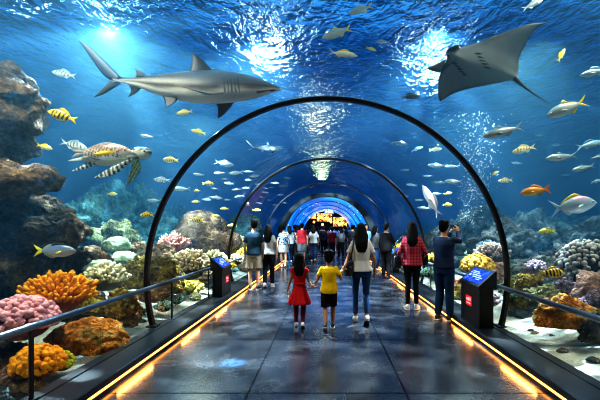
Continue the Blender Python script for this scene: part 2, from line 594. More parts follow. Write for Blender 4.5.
# amber shop-front boards in the foyer
def m_board(name, s, sc):
    t = NT(name)
    br = t.n('ShaderNodeTexBrick', Scale=sc, Color1=(1.0, 0.50, 0.08), Color2=(1.0, 0.72, 0.25), Mortar=(0.06, 0.02, 0.004))
    t.link(t.coord('Object'), br.inputs['Vector'])
    mpv = t.n('ShaderNodeMapping', Vector=t.coord('Object'), Rotation=(PI / 2, 0, 0)); t.link(mpv.outputs[0], br.inputs['Vector'])
    br.inputs['Mortar Size'].default_value = 0.06
    k = t.ramp(t.noise(3.0, 3), [(0.40, (0.06, 0.02, 0.0)), (0.60, (1, 1, 1))])
    c = t.mix(1.0, br.outputs[0], k, 'MULTIPLY')
    t.bsdf(**{'Base Color': (0.03, 0.02, 0.01), 'Emission Color': c, 'Emission Strength': s})
    return t.m
M_BOARD = m_board('amber_board', 6.0, 2.2)
YB = 39.4
for (x0, y0, x1, y1), lab in zip(((309.5, 213.5, 316, 219), (317, 213.5, 332, 221.5), (333.5, 217, 346.5, 226.5), (348.5, 219.5, 353.5, 226.5)),
        ('small glowing amber board high at the left of the far foyer', 'wide glowing amber board in the far foyer under the blue sign',
         'tall glowing amber board in the far foyer, right of the wide one', 'narrow glowing amber board at the right edge of the far foyer')):
    A, B = at(x0, y1, YB), at(x1, y0, YB)
    r = empty('amber_board', ((A.x + B.x) / 2, YB, A.z))
    tag(r, lab, 'lit board', 'amber boards of the far foyer')
    W, H = (B.x - A.x) / 2, B.z - A.z
    MB().box((-W, -0.02, 0), (W, 0.04, H)).build('lit_face', M_BOARD, r, smooth=False)
    fr = MB()
    for lo, hi in (((-W - .05, -.05, -.05), (-W, .05, H + .05)), ((W, -.05, -.05), (W + .05, .05, H + .05)), ((-W, -.05, -.05), (W, .05, 0)), ((-W, -.05, H), (W, .05, H + .05))):
        fr.box(lo, hi)
    fr.build('frame', M_BLACK, r, smooth=False)
    MB().box((-0.03, 0.04, H * 0.4), (0.03, Y_END - YB, H * 0.6)).build('bracket', M_BLACK, r, smooth=False)
for k in range(5):
    pp = at(314 + k * 8.5, 222 + (k % 2) * 2.5, 39.0)
    r = empty('pendant_lamp', (pp.x, pp.y, pp.z))
    tag(r, 'small warm globe lamp hanging in the far foyer', 'lamp', 'globe lamps of the far foyer')
    MB().ball((0, 0, 0), 0.11).build('globe', M_LED, r)
    MB().tube([(0, 0, 0.1), (0, 0, max(0.2, math.sqrt(2.5 ** 2 - pp.x ** 2) + PC - pp.z))], 0.012).build('cord', M_BLACK, r)

# hanging blue sign
A, B = at(324.5, 214.0, 36.0), at(334.0, 209.5, 36.0)
W, H = (B.x - A.x) / 2, B.z - A.z
r = empty('hanging_sign', ((A.x + B.x) / 2, 36.0, A.z))
tag(r, 'small lit blue and white sign hanging at the far end of the tunnel', 'sign')
M_SIGNB = m_emit('sign_blue', (0.12, 0.30, 0.95), 1.6)
M_SIGNW = m_emit('sign_white', (0.85, 0.92, 1.0), 4.0)
MB().box((-W, -0.03, 0), (W, 0.03, H)).build('panel', M_SIGNB, r, smooth=False)
for k, (u, wd) in enumerate(((-0.62, 0.2), (-0.1, 0.26), (0.45, 0.3))):
    MB().box((W * (u - wd * 0.7), -0.04, H * 0.35), (W * (u + wd * 0.7), -0.03, H * 0.7)).build('lettering', M_SIGNW, r, smooth=False)
for s in (-1, 1):
    MB().tube([(s * W * 0.8, 0, H), (s * W * 0.8, 0, math.sqrt(PI_ ** 2 - (W * 0.8) ** 2) + PC - A.z)], 0.012).build('rod', M_BLACK, r)

# ------------------------------------------------------------------ information kiosks on the plinths
t = NT('kiosk_screen')
nz = t.noise(9, 5, 0.6, None, 1.0)
c = t.ramp(nz, [(0.35, (0.004, 0.02, 0.30)), (0.55, (0.01, 0.07, 0.75)), (0.75, (0.06, 0.25, 1.0))])
t.bsdf(**{'Base Color': (0.01, 0.01, 0.02), 'Emission Color': c, 'Emission Strength': 1.5, 'Roughness': 0.1})
M_SCREEN = t.m
M_SCRW = m_emit('screen_white', (0.40, 0.62, 1.0), 1.1)
M_KIOSK = m_plain('kiosk_black', (0.011, 0.011, 0.013), 0.38, var=0.3, scale=14)
M_RED = m_emit('emblem_red', (0.8, 0.03, 0.04), 0.55, (0.5, 0.02, 0.02))
M_REDL = m_emit('emblem_light', (1.0, 0.55, 0.55), 0.6, (0.8, 0.5, 0.5))
def kiosk(sgn, Y0, Y1, xf, label):
    L = Y1 - Y0
    r = empty('information_kiosk', (sgn * xf, Y0, PL_TOP))
    tag(r, label, 'kiosk', 'information kiosks')
    def X(v): return sgn * v
    def prism(prof, y0, y1, m=0, mb=None):
        mb = mb or MB()
        k = len(prof)
        vs = [(X(x), y0, z) for x, z in prof] + [(X(x), y1, z) for x, z in prof]
        mb.add(vs, [(i, (i + 1) % k, (i + 1) % k + k, i + k) for i in range(k)] + [tuple(range(k)), tuple(range(2 * k - 1, k - 1, -1))], m=m)
        return mb
    prism([(0.0, 0.0), (0.0, 0.58), (0.20, 0.58), (0.20, 0.0)], 0.02, L - 0.02).build('pedestal', M_KIOSK, r, smooth=False)
    hd = prism([(-0.02, 0.56), (-0.02, 0.60), (0.225, 0.82), (0.24, 0.82), (0.24, 0.56)], 0.0, L).build('screen_housing', M_KIOSK, r, smooth=False)
    # screen lies on the slope
    d = Vector((0.245, 0, 0.22)).normalized(); nrm = Vector((-d.z, 0, d.x))
    def sl(u, y, h): 
        p = Vector((-0.02, 0, 0.60)) + d * u + nrm * h
        return (X(p.x), y, p.z)
    LS = Vector((0.245, 0, 0.22)).length
    def slab(u0, u1, y0, y1, h0, h1):
        vs = [sl(u, y, h) for h in (h0, h1) for u, y in ((u0, y0), (u1, y0), (u1, y1), (u0, y1))]
        return MB().add(vs, [(0, 1, 2, 3), (7, 6, 5, 4), (0, 4, 5, 1), (1, 5, 6, 2), (2, 6, 7, 3), (3, 7, 4, 0)])
    scr = slab(LS * 0.12, LS * 0.90, 0.07, L - 0.07, -0.002, 0.004).build('screen', M_SCREEN, r, smooth=False)
    for u0, u1, y0, y1 in ((0.70, 0.76, 0.50, 0.82), (0.62, 0.66, 0.42, 0.86), (0.50, 0.57, 0.30, 0.70), (0.40, 0.46, 0.18, 0.62), (0.30, 0.35, 0.22, 0.40), (0.44, 0.54, 0.74, 0.84)):
        slab(LS * u0, LS * u1, L * y0, L * y1, 0.004, 0.006).build('lettering', M_SCRW, scr, smooth=False)
    # red emblem with pale lettering on the face towards the walkway
    ym, zm = 0.55 * L, 0.33
    eb = MB().box((min(X(-0.004), X(0.001)), ym - 0.12, zm - 0.075), (max(X(-0.004), X(0.001)), ym + 0.12, zm + 0.075)).build('emblem', M_RED, r, smooth=False)
    for y0, y1, z0, z1 in ((-0.09, -0.05, 0.005, 0.05), (-0.03, 0.01, -0.005, 0.05), (0.03, 0.09, 0.0, 0.035), (-0.09, 0.09, -0.045, -0.03)):
        MB().box((min(X(-0.007), X(-0.004)), ym + y0, zm + z0), (max(X(-0.007), X(-0.004)), ym + y1, zm + z1)).build('lettering', M_REDL, eb, smooth=False)
    return r
kiosk(1, 5.70, 6.52, 2.18, 'black kiosk with sloping blue screen beside the man taking a photo')
kiosk(-1, 8.36, 9.18, 2.20, 'black kiosk with sloping blue screen on the left plinth, behind the front rail')

# ------------------------------------------------------------------ handrails
def rail(sgn, y0, y1, posts, label):
    r = empty('handrail', (sgn * 2.44, y0, PL_TOP))
    tag(r, label, 'handrail', 'handrails along the acrylic')
    L = y1 - y0
    zr = 0.75 - PL_TOP
    pts = [(0, 0.0, zr), (0, L * 0.5, zr), (0, L, zr)]
    MB().tube(pts, 0.030, 14).build('top_rail', M_STEEL, r)
    for y in posts:
        p = MB().box((-0.009, y - y0 - 0.021, 0.0), (0.009, y - y0 + 0.021, zr - 0.02), bev=0.003).build('post', M_BLACK, r, smooth=False)
        MB().box((-0.035, y - y0 - 0.05, 0.0), (0.035, y - y0 + 0.05, 0.018), bev=0.003).build('base_plate', M_BLACK, p, smooth=False)
rail(-1, -1.5, 8.36, (0.3, 3.3, 6.3, 8.25), 'steel handrail on the left, running in front of the corals to the left kiosk')
rail(-1, 9.18, 20.8, (9.4, 12.4, 15.4, 18.4), 'steel handrail on the left plinth beyond the left kiosk')
rail(1, -1.5, 5.70, (0.3, 3.0), 'steel handrail on the right, from the right kiosk towards the camera')
rail(1, 6.52, 20.8, (6.7, 9.4, 12.4, 15.4, 18.4), 'steel handrail on the right plinth beyond the right kiosk')
# small kiosk further along on the right
kiosk(1, 13.2, 13.95, 2.02 + 0.16, 'small far kiosk with lit blue screen on the right plinth behind the plaid-shirt woman')
# ------------------------------------------------------------------ swimming animals
M_FISH = m_attr('fish_skin', 0.32, 0.6, 0.10, 30, bump=0.15, bscale=60)
M_BIG = m_attr('shark_skin', 0.45, 0.4, 0.10, 8, bump=0.08, bscale=60)


def lerp(a, b, t): return a + (b - a) * t
def mixc(a, b, t):
    t = max(0.0, min(1.0, t)); return tuple(lerp(x, y, t) for x, y in zip(a, b))
def interp(tab, x):
    if x <= tab[0][0]: return tab[0][1]
    for (x0, y0), (x1, y1) in zip(tab, tab[1:]):
        if x <= x1:
            u = (x - x0) / (x1 - x0)
            return lerp(y0, y1, u)
    return tab[-1][1]
def spl(tab, x):
    """smooth (catmull-rom style) interpolation of a table"""
    xs = [t_[0] for t_ in tab]
    if x <= xs[0]: return tab[0][1]
    if x >= xs[-1]: return tab[-1][1]
    for i in range(len(tab) - 1):
        if x <= xs[i + 1]:
            x0, y0 = tab[i]; x1, y1 = tab[i + 1]
            m0 = (y1 - tab[i - 1][1]) / (x1 - tab[i - 1][0]) if i > 0 else (y1 - y0) / (x1 - x0)
            m1 = (tab[i + 2][1] - y0) / (tab[i + 2][0] - x0) if i + 2 < len(tab) else (y1 - y0) / (x1 - x0)
            h = x1 - x0; u = (x - x0) / h
            return (2*u**3-3*u**2+1)*y0 + (u**3-2*u**2+u)*h*m0 + (-2*u**3+3*u**2)*y1 + (u**3-u**2)*h*m1


def blade(mb, lead, trail, th, nrm, c, nch=5, sub=4):
    """thin fin between a leading and a trailing edge (lists of points, root to tip)"""
    def dens(P):
        P = [Vector(p) for p in P]
        tab = [[(i, p[k]) for i, p in enumerate(P)] for k in range(3)]
        m = (len(P) - 1) * sub
        return [Vector([spl(tab[k], i / sub) for k in range(3)]) for i in range(m + 1)]
    A, B = dens(lead), dens(trail)
    nrm = Vector(nrm).normalized()
    rings = []
    for i, (a, b) in enumerate(zip(A, B)):
        f = 1 - 0.75 * i / (len(A) - 1)
        up = [lerp(a, b, k / nch) + nrm * (th * f * math.sin(PI * k / nch) ** 0.7 if 0 < k < nch else 0) for k in range(nch + 1)]
        dn = [lerp(a, b, k / nch) - nrm * (th * f * math.sin(PI * k / nch) ** 0.7) for k in range(nch - 1, 0, -1)]
        rings.append(up + dn)
    mb.loft(rings, c)


def fish_mesh(name, top, bot, wr, colf, tail=(0.17, 0.13, 0.4), dorsal=((0.18, 0.0), (0.10, 0.07), (-0.1, 0.06), (-0.24, 0.02)),
              anal=((-0.02, 0.0), (-0.1, 0.06), (-0.22, 0.02)), pect=0.13, eye=0.022, rings=34, seg=14, eyez=0.02):
    """nose at x=+0.5, tail tips at x=-0.5; top / bot: body outline (x, z); colf(x, z, part)"""
    mb = MB()
    R = []
    x0, x1 = top[-1][0], top[0][0]          # nose .. peduncle
    for i in range(rings + 1):
        u = i / rings
        x = lerp(x0, x1, u ** 1.0)
        if i == 0: x = x0 - 0.001
        zt, zb = spl(top, x), spl(bot, x)
        h = max(0.004, (zt - zb) / 2); zc = (zt + zb) / 2
        wd = h * wr * (0.75 + 0.5 * math.sin(PI * min(1, max(0, (x + 0.35) / 0.85)))) * (1.0 if x > -0.2 else 0.8)
        ring = []
        for j in range(seg):
            a = 2 * PI * j / seg
            ring.append(Vector((x, wd * math.sin(a) * abs(math.sin(a)) ** 0.15, zc + h * math.cos(a))))
        R.append(ring)
    mb.loft(R, lambda v: colf(v.x, v.z, 'body'))
    px_ = top[0][0]
    hp = (spl(top, px_) - spl(bot, px_)) / 2; zc = (spl(top, px_) + spl(bot, px_)) / 2
    hu, hl, fork = tail
    cf = lambda p: (lambda v: colf(v.x, v.z, p))
    for s, hh in ((1, hu), (-1, hl)):
        lead = [(px_ + 0.03, 0, zc + s * hp), (lerp(px_, -0.5, 0.45), 0, zc + s * lerp(hp, hh, 0.5)), (-0.5, 0, zc + s * hh)]
        xm = lerp(-0.5, px_, fork)
        trail = [(px_ + 0.02, 0, zc - s * hp * 0.1), (lerp(px_, xm, 0.8), 0, zc + s * hh * 0.10), (-0.495, 0, zc + s * hh * 0.93)]
        blade(mb, lead, trail, 0.007, (0, 1, 0), cf('tail'))
    def strip(pts, s, tab):
        A = [(x, 0, spl(tab, x) - s * 0.01) for x, h in pts]
        B = [(x - 0.03 * (h > 0.03), 0, spl(tab, x) + s * h) for x, h in pts]
        blade(mb, A, B, 0.006, (0, 1, 0), cf('fin'), nch=4)
    if dorsal: strip(dorsal, 1, top)
    if anal: strip(anal, -1, bot)
    if pect:
        for s in (-1, 1):
            hx = 0.20
            zt, zb = spl(top, hx), spl(bot, hx); w = (zt - zb) / 2 * wr * 1.05
            zc2 = lerp(zb, zt, 0.42)
            blade(mb, [(hx, s * w, zc2 + 0.02), (hx - pect * 0.55, s * (w + 0.035), zc2 + 0.012), (hx - pect, s * (w + 0.05), zc2 - 0.03)],
                  [(hx - 0.01, s * w, zc2 - 0.02), (hx - pect * 0.5, s * (w + 0.03), zc2 - 0.05), (hx - pect * 0.95, s * (w + 0.048), zc2 - 0.045)], 0.004, (0, 1, 0.2), cf('pect'), nch=3, sub=3)
    if eye:
        ex = 0.5 - 0.10
        zt, zb = spl(top, ex), spl(bot, ex)
        w = (zt - zb) / 2 * wr * 0.93
        for s in (-1, 1):
            mb.ball((ex, s * w, (zt + zb) / 2 + eyez), (eye * 1.25, eye * 0.5, eye * 1.25), 1, (0.75, 0.72, 0.6))
            mb.ball((ex + 0.002, s * (w + eye * 0.25), (zt + zb) / 2 + eyez), (eye * 0.8, eye * 0.5, eye * 0.8), 1, (0.01, 0.01, 0.012))
    return mb.mesh(name, M_FISH)


# body outlines: peduncle first, nose last
SLIM_T = [(-0.32, 0.022), (-0.2, 0.055), (0.0, 0.098), (0.2, 0.108), (0.38, 0.07), (0.5, 0.005)]
SLIM_B = [(-0.32, -0.018), (-0.2, -0.05), (0.0, -0.098), (0.2, -0.108), (0.38, -0.068), (0.5, -0.008)]
DEEP_T = [(-0.30, 0.045), (-0.2, 0.09), (0.0, 0.165), (0.15, 0.185), (0.33, 0.135), (0.45, 0.055), (0.5, 0.0)]
DEEP_B = [(-0.30, -0.04), (-0.2, -0.085), (0.0, -0.16), (0.15, -0.175), (0.33, -0.125), (0.45, -0.06), (0.5, -0.015)]
MED_T = [(-0.31, 0.035), (-0.2, 0.07), (0.0, 0.13), (0.17, 0.145), (0.35, 0.10), (0.46, 0.04), (0.5, 0.0)]
MED_B = [(-0.31, -0.03), (-0.2, -0.065), (0.0, -0.125), (0.17, -0.14), (0.35, -0.10), (0.46, -0.045), (0.5, -0.01)]


def bars(x, xs, wd=0.022):
    return any(abs(x - b) < wd for b in xs)
def counter(z, top_, mid, belly, h=0.1):
    return mixc(mid, top_, (z - 0.02) / (h * 0.6)) if z > 0.0 else mixc(mid, belly, -z / (h * 0.5))

def c_yellow_barred(x, z, p):
    if p == 'tail': return (0.86, 0.62, 0.03)
    if p in ('fin', 'pect'): return (0.80, 0.50, 0.01) if z > -0.1 else (0.25, 0.2, 0.03)
    c = counter(z, (0.92, 0.54, 0.01), (0.95, 0.62, 0.02), (0.88, 0.70, 0.22), 0.18)
    if bars(x + z * 0.25, (-0.19, -0.07, 0.05, 0.17, 0.29), 0.031) and z > -0.11: c = (0.012, 0.011, 0.006)
    return c
def c_yellow(x, z, p):
    c = counter(z, (0.75, 0.52, 0.05), (0.88, 0.66, 0.07), (0.85, 0.78, 0.45), 0.12)
    if p != 'body': c = (0.85, 0.62, 0.05)
    return c
def c_yellow_green(x, z, p):
    c = counter(z, (0.55, 0.50, 0.05), (0.80, 0.66, 0.05), (0.80, 0.72, 0.25), 0.15)
    if p == 'body' and bars(x, (-0.2, -0.1, 0.0, 0.1, 0.2), 0.02): c = mixc(c, (0.12, 0.14, 0.03), 0.8)
    return c
def c_silver(x, z, p):
    if p == 'body': return counter(z, (0.09, 0.14, 0.17), (0.30, 0.36, 0.38), (0.58, 0.60, 0.58), 0.11)
    return (0.20, 0.25, 0.28)
def c_silver_barred(x, z, p):
    c = counter(z, (0.40, 0.44, 0.46), (0.72, 0.75, 0.76), (0.9, 0.9, 0.9), 0.12)
    if p == 'body' and bars(x + z * 0.3, (-0.2, -0.08, 0.04, 0.16, 0.28), 0.02) and z > -0.07: c = (0.06, 0.07, 0.09)
    if p == 'tail': c = (0.55, 0.6, 0.65)
    return c
def c_silver_yellow(x, z, p):
    if p == 'tail': return (0.88, 0.64, 0.04)
    if p == 'fin': return (0.75, 0.6, 0.12)
    return counter(z, (0.20, 0.27, 0.28), (0.46, 0.50, 0.47), (0.66, 0.66, 0.62), 0.13)
def c_yellow_top(x, z, p):
    if p in ('fin',): return (0.85, 0.66, 0.04)
    if p == 'tail': return (0.4, 0.42, 0.3)
    return counter(z, (0.88, 0.66, 0.04), (0.72, 0.74, 0.66), (0.88, 0.9, 0.88), 0.08)
def c_orange(x, z, p):
    c = counter(z, (0.80, 0.26, 0.01), (0.92, 0.38, 0.02), (0.92, 0.52, 0.10), 0.18)
    if p == 'fin': c = (0.80, 0.30, 0.02)
    if p == 'tail': c = (0.92, 0.22, 0.01)
    return c
def c_surgeon(x, z, p):
    if p == 'tail': return (0.92, 0.80, 0.02)
    if p == 'pect': return (0.90, 0.78, 0.05)
    if p == 'fin': return (0.02, 0.03, 0.05) if z > 0 and x > -0.1 else (0.45, 0.50, 0.40)
    return counter(z, (0.10, 0.14, 0.24), (0.28, 0.34, 0.47), (0.50, 0.56, 0.66), 0.16)
def c_parrot(x, z, p):
    if p == 'pect': return (0.92, 0.64, 0.02)
    if p in ('fin', 'tail'): return (0.35, 0.30, 0.27)
    k = (math.sin(x * 80 + z * 50) * math.sin(z * 95 - x * 22))
    c = counter(z, (0.36, 0.19, 0.12), (0.70, 0.54, 0.44), (0.92, 0.86, 0.78), 0.14)
    if x < 0.33 and k > 0.15 and z > -0.09: c = mixc(c, (0.05, 0.03, 0.025), 0.9)
    if x > 0.30 and abs(z - 0.045 - 0.4 * (x - 0.4)) < 0.016: c = (0.35, 0.10, 0.08)
    if abs(z + 0.035) < 0.026 and -0.12 < x < 0.24: c = (0.92, 0.62, 0.03)
    return c
def c_trevally(x, z, p):
    if p == 'fin': return (0.86, 0.66, 0.08) if z > 0 else (0.55, 0.62, 0.72)
    if p == 'tail': return (0.40, 0.58, 0.70)
    c = counter(z, (0.28, 0.38, 0.46), (0.40, 0.52, 0.62), (0.60, 0.66, 0.70), 0.18)
    if z > 0.07 and x > 0.0: c = mixc(c, (0.62, 0.40, 0.52), min(1, (z - 0.07) * 16))
    return c
def c_dark(x, z, p):
    return counter(z, (0.02, 0.03, 0.04), (0.06, 0.09, 0.11), (0.2, 0.24, 0.26), 0.12)
def c_blue(x, z, p):
    c = counter(z, (0.07, 0.2, 0.34), (0.28, 0.42, 0.50), (0.55, 0.62, 0.65), 0.1)
    if p == 'body' and bars(x, (-0.15, 0.0, 0.15, 0.28), 0.018) and z > 0.01: c = (0.10, 0.22, 0.36)
    return c
def c_pink(x, z, p):
    return counter(z, (0.48, 0.36, 0.38), (0.66, 0.56, 0.58), (0.85, 0.8, 0.8), 0.1)
def c_gold_barred(x, z, p):
    c = counter(z, (0.55, 0.45, 0.14), (0.72, 0.64, 0.34), (0.85, 0.82, 0.66), 0.12)
    if p == 'body' and bars(x + z * 0.3, (-0.2, -0.08, 0.04, 0.16, 0.28), 0.022) and z > -0.06: c = (0.08, 0.09, 0.06)
    return c

F = {
    'yellow_barred': fish_mesh('yellow_barred_fish', DEEP_T, DEEP_B, 0.42, c_yellow_barred, (0.13, 0.13, 0.35)),
    'yellow': fish_mesh('yellow_fish', MED_T, MED_B, 0.5, c_yellow, (0.12, 0.12, 0.4), rings=22, seg=10),
    'yellow_green': fish_mesh('yellow_green_fish', DEEP_T, DEEP_B, 0.45, c_yellow_green, (0.12, 0.12, 0.3), rings=26, seg=10),
    'silver': fish_mesh('silver_fish', SLIM_T, SLIM_B, 0.62, c_silver, (0.14, 0.13, 0.55), dorsal=((0.16, 0.0), (0.08, 0.055), (0.0, 0.02), (-0.24, 0.008)), rings=24, seg=12),
    'silver_deep': fish_mesh('silver_deep_fish', MED_T, MED_B, 0.5, c_silver, (0.17, 0.16, 0.6), dorsal=((0.12, 0.0), (0.05, 0.07), (-0.05, 0.025), (-0.25, 0.01)), rings=24, seg=12),
    'silver_barred': fish_mesh('silver_barred_fish', MED_T, MED_B, 0.5, c_silver_barred, (0.13, 0.12, 0.45)),
    'silver_yellow': fish_mesh('silver_yellow_fish', MED_T, MED_B, 0.5, c_silver_yellow, (0.16, 0.13, 0.55), dorsal=((0.12, 0.0), (0.05, 0.08), (-0.05, 0.03), (-0.25, 0.015))),
    'yellow_top': fish_mesh('yellow_topped_fish', SLIM_T, SLIM_B, 0.62, c_yellow_top, (0.15, 0.12, 0.55), dorsal=((0.2, 0.0), (0.1, 0.06), (-0.05, 0.04), (-0.2, 0.01))),
    'orange': fish_mesh('orange_fish', MED_T, MED_B, 0.5, c_orange, (0.17, 0.17, 0.3)),
    'surgeon': fish_mesh('blue_grey_fish', MED_T, MED_B, 0.42, c_surgeon, (0.15, 0.14, 0.35), dorsal=((0.28, 0.0), (0.2, 0.045), (-0.1, 0.055), (-0.27, 0.03)), anal=((0.05, 0.0), (-0.05, 0.05), (-0.26, 0.03)), pect=0.12),
    'parrot': fish_mesh('spotted_fish', [(x, z * 1.02) for x, z in MED_T], [(x, z * 0.95) for x, z in MED_B], 0.52, c_parrot, (0.07, 0.08, 0.25), dorsal=((0.2, 0.0), (0.1, 0.02), (-0.1, 0.025), (-0.24, 0.01)), pect=0.26, rings=60, seg=26),
    'trevally': fish_mesh('trevally', [(x, z * 1.05) for x, z in DEEP_T], [(x, z * 0.95) for x, z in DEEP_B], 0.4, c_trevally, (0.2, 0.2, 0.62), dorsal=((0.2, 0.0), (0.1, 0.06), (-0.05, 0.05), (-0.25, 0.02)), pect=0.2),
    'dark': fish_mesh('dark_fish', MED_T, MED_B, 0.5, c_dark, (0.15, 0.14, 0.4), rings=22, seg=10),
    'blue': fish_mesh('blue_fish', SLIM_T, SLIM_B, 0.6, c_blue, (0.14, 0.13, 0.5)),
    'pink': fish_mesh('pinkish_fish', SLIM_T, SLIM_B, 0.6, c_pink, (0.12, 0.1, 0.5), rings=24, seg=12),
    'gold_barred': fish_mesh('golden_barred_fish', MED_T, MED_B, 0.48, c_gold_barred, (0.14, 0.13, 0.5)),
}


def fish(kind, px, py, ln, face, tilt, want, label, group=None, name='fish', yaw=0.0, roll=0.0):
    """ln: length as seen; face +1 nose to the right; tilt: nose up in degrees"""
    Y = clear_Y(px, py, want, 0.18 + 0.25 * ln * want / FPX)
    o = bpy.data.objects.new(name, F[kind])
    col.objects.link(o)
    o.location = at(px, py, Y)
    L = ln / FPX * Y / max(0.4, math.cos(math.radians(yaw)))
    o.scale = (L, L, L)
    # rotation: tilt about the view axis, then turned to face left or right
    o.rotation_euler = (Matrix.Rotation(math.radians(yaw) + (0 if face > 0 else PI), 4, 'Z') @ Matrix.Rotation(-math.radians(tilt), 4, 'Y') @ Matrix.Rotation(math.radians(roll), 4, 'X')).to_euler()
    tag(o, label, 'fish', group)
    return o

# --- left of the tunnel, distinct fish
fish('silver_barred', 64, 74, 25, -1, 12, 7.5, 'silver barred fish alone in open water beside the top of the rock pinnacle')
fish('yellow_barred', 62.5, 116, 31, -1, 18, 6.0, 'bright yellow fish with black bars beside the rock pinnacle, under the shark tail')
fish('yellow', 44.5, 147, 17, 1, -16, 6.5, 'small plain yellow fish just above the rock ledge')
fish('silver_barred', 74, 145.5, 29, 1, -16, 7.4, 'silver fish with dark bars just behind the spotted fish and turtle')
fish('parrot', 101.5, 152.5, 61, 1, 2, 6.1, 'large pale spotted fish with yellow fin swimming in front of the turtle')
fish('silver', 147, 136.5, 15, -1, 8, 9.0, 'small silver fish above the turtle head')
fish('yellow_barred', 171, 160, 16, -1, 4, 9.0, 'small yellow barred fish right of the turtle, left of the front arch')
fish('yellow', 112, 194, 11, 1, 0, 9.0, 'small yellow fish below the turtle')
fish('silver_barred', 162, 180, 17, -1, 4, 9.0, 'small silver fish left of the front arch, uppermost of three')
fish('silver', 181, 189, 20, -1, 2, 9.5, 'small silver fish right behind the front arch curve')
fish('silver', 154, 200.5, 15, -1, 2, 9.0, 'small silver fish just left of the front arch, lowest of three')
fish('yellow_barred', 147, 215, 14, -1, 0, 8.0, 'small yellow barred fish left of the front arch above the pink branching coral')
fish('surgeon', 55, 251, 43, 1, 0, 5.6, 'blue-grey fish with a bright yellow tail in front of the rock pinnacle')
fish('yellow', 184.5, 112.5, 17, -1, -10, 8.5, 'small yellow fish under the middle of the big shark')
fish('yellow', 198.5, 132, 16, -1, 14, 8.5, 'small yellow fish below the shark, left of the front arch top')
# --- above the tunnel
fish('silver_yellow', 361, 9.5, 26, -1, -18, 7.0, 'silver fish with yellow tail at the top of the picture, highest of its trio')
fish('silver_yellow', 337, 33, 32, -1, -18, 7.0, 'silver fish with yellow tail above the arch top, middle of its trio')
fish('yellow_top', 343, 54, 30, 1, -8, 6.6, 'silver fish with a yellow back just above the arch top')
fish('yellow', 371, 49, 11, 1, -16, 8, 'tiny yellowish fish above the arch top, next to a silver one')
fish('silver', 383, 42, 15, -1, 2, 8, 'small silver fish alone above the arch top right')
# --- right of the tunnel
fish('silver', 533, 4, 26, 1, 28, 6.5, 'pale silver fish cut by the top of the picture above the ray')
fish('yellow', 561.5, 55, 15, 1, 62, 6.5, 'small yellow fish swimming steeply upward right of the ray')
fish('blue', 595, 72, 32, -1, -14, 5.5, 'blue-backed fish at the upper right edge beside the ray')
fish('silver_yellow', 567, 108.5, 44, -1, -20, 5.5, 'silver fish with a yellow tail below the ray tail')
fish('dark', 410, 96.5, 19, 1, 6, 6.5, 'small dark fish below the left wing of the ray')
fish('silver', 503, 131.5, 43, -1, -14, 6.0, 'large silver fish just outside the front arch, below the ray')
fish('gold_barred', 524, 149.5, 25, -1, -14, 6.5, 'golden barred fish below the large silver fish outside the front arch')
fish('silver', 561.5, 157, 33, -1, -6, 6.0, 'silver fish with a deep body above the orange fish')
fish('blue', 590, 144.5, 29, 1, 14, 6.5, 'pale blue fish at the right edge above a pair of silver fish')
fish('silver', 583.5, 168, 24, -1, -12, 6.5, 'slim silver fish at the right, above the blue trevally')
fish('silver', 597, 157, 14, 1, 15, 7.0, 'silver fish cut by the right edge, right of the deep silver fish')
fish('blue', 597, 181, 13, 1, 12, 7.0, 'small silver-blue fish cut by the right edge above the trevally head')
fish('gold_barred', 505.5, 180.5, 15, -1, -4, 7.5, 'small golden barred fish right beside the front arch, left of the orange fish')
fish('orange', 535.5, 191, 31, -1, -8, 5.6, 'bright orange fish in open water right of the front arch', yaw=0)
fish('trevally', 573, 206, 48, 1, 9, 5.4, 'large pale blue trevally with yellow and pink back below the orange fish')
fish('yellow_green', 547.5, 231.5, 18, -1, -2, 6.5, 'yellow-green barred fish below the blue trevally')
fish('yellow_barred', 551.5, 273, 27, 1, -2, 5.2, 'yellow fish with black bars low over the right rocks')
fish('yellow', 495.5, 173, 8, 1, 30, 8, 'tiny yellowish fish beside the front arch on the right, above a golden barred one')
# --- right, between first and second arch
fish('dark', 399, 143, 17, 1, -6, 10.5, 'dark slim fish inside the front arch at the upper right')
fish('gold_barred', 435.5, 149.5, 13, 1, 8, 11, 'small golden fish inside the right curve of the front arch, topmost there')
fish('silver', 437, 165.5, 19, -1, 2, 10.5, 'silver fish pair inside the right curve of the front arch, left one')
fish('silver', 452, 166.5, 15, -1, 0, 11, 'silver fish pair inside the right curve of the front arch, right one')
fish('silver', 453.5, 181.5, 19, -1, 2, 10.5, 'silver fish below the pair inside the right curve of the front arch')
fish('dark', 438, 182.5, 13, 1, -4, 12, 'faint dark fish below the pair inside the right curve of the front arch')
fish('yellow', 448, 193.5, 9, 1, 10, 10, 'small yellow fish above the man taking a photo, upper of two')
fish('yellow_green', 447.5, 205, 10, 1, 0, 10, 'small olive fish above the man taking a photo, lower of two')
fish('pink', 431, 201, 36, -1, 62, 9.0, 'pinkish fish swimming steeply upward above the plaid-shirt woman')
fish('silver', 424, 208, 14, -1, 4, 12, 'silver fish crossing behind the steep pinkish fish')
fish('silver', 437, 193.5, 12, -1, 0, 13, 'faint silver fish beside the head of the steep pinkish fish')
fish('blue', 417, 149, 13, 1, 20, 12, 'pale bluish fish inside the front arch, below the dark slim fish')
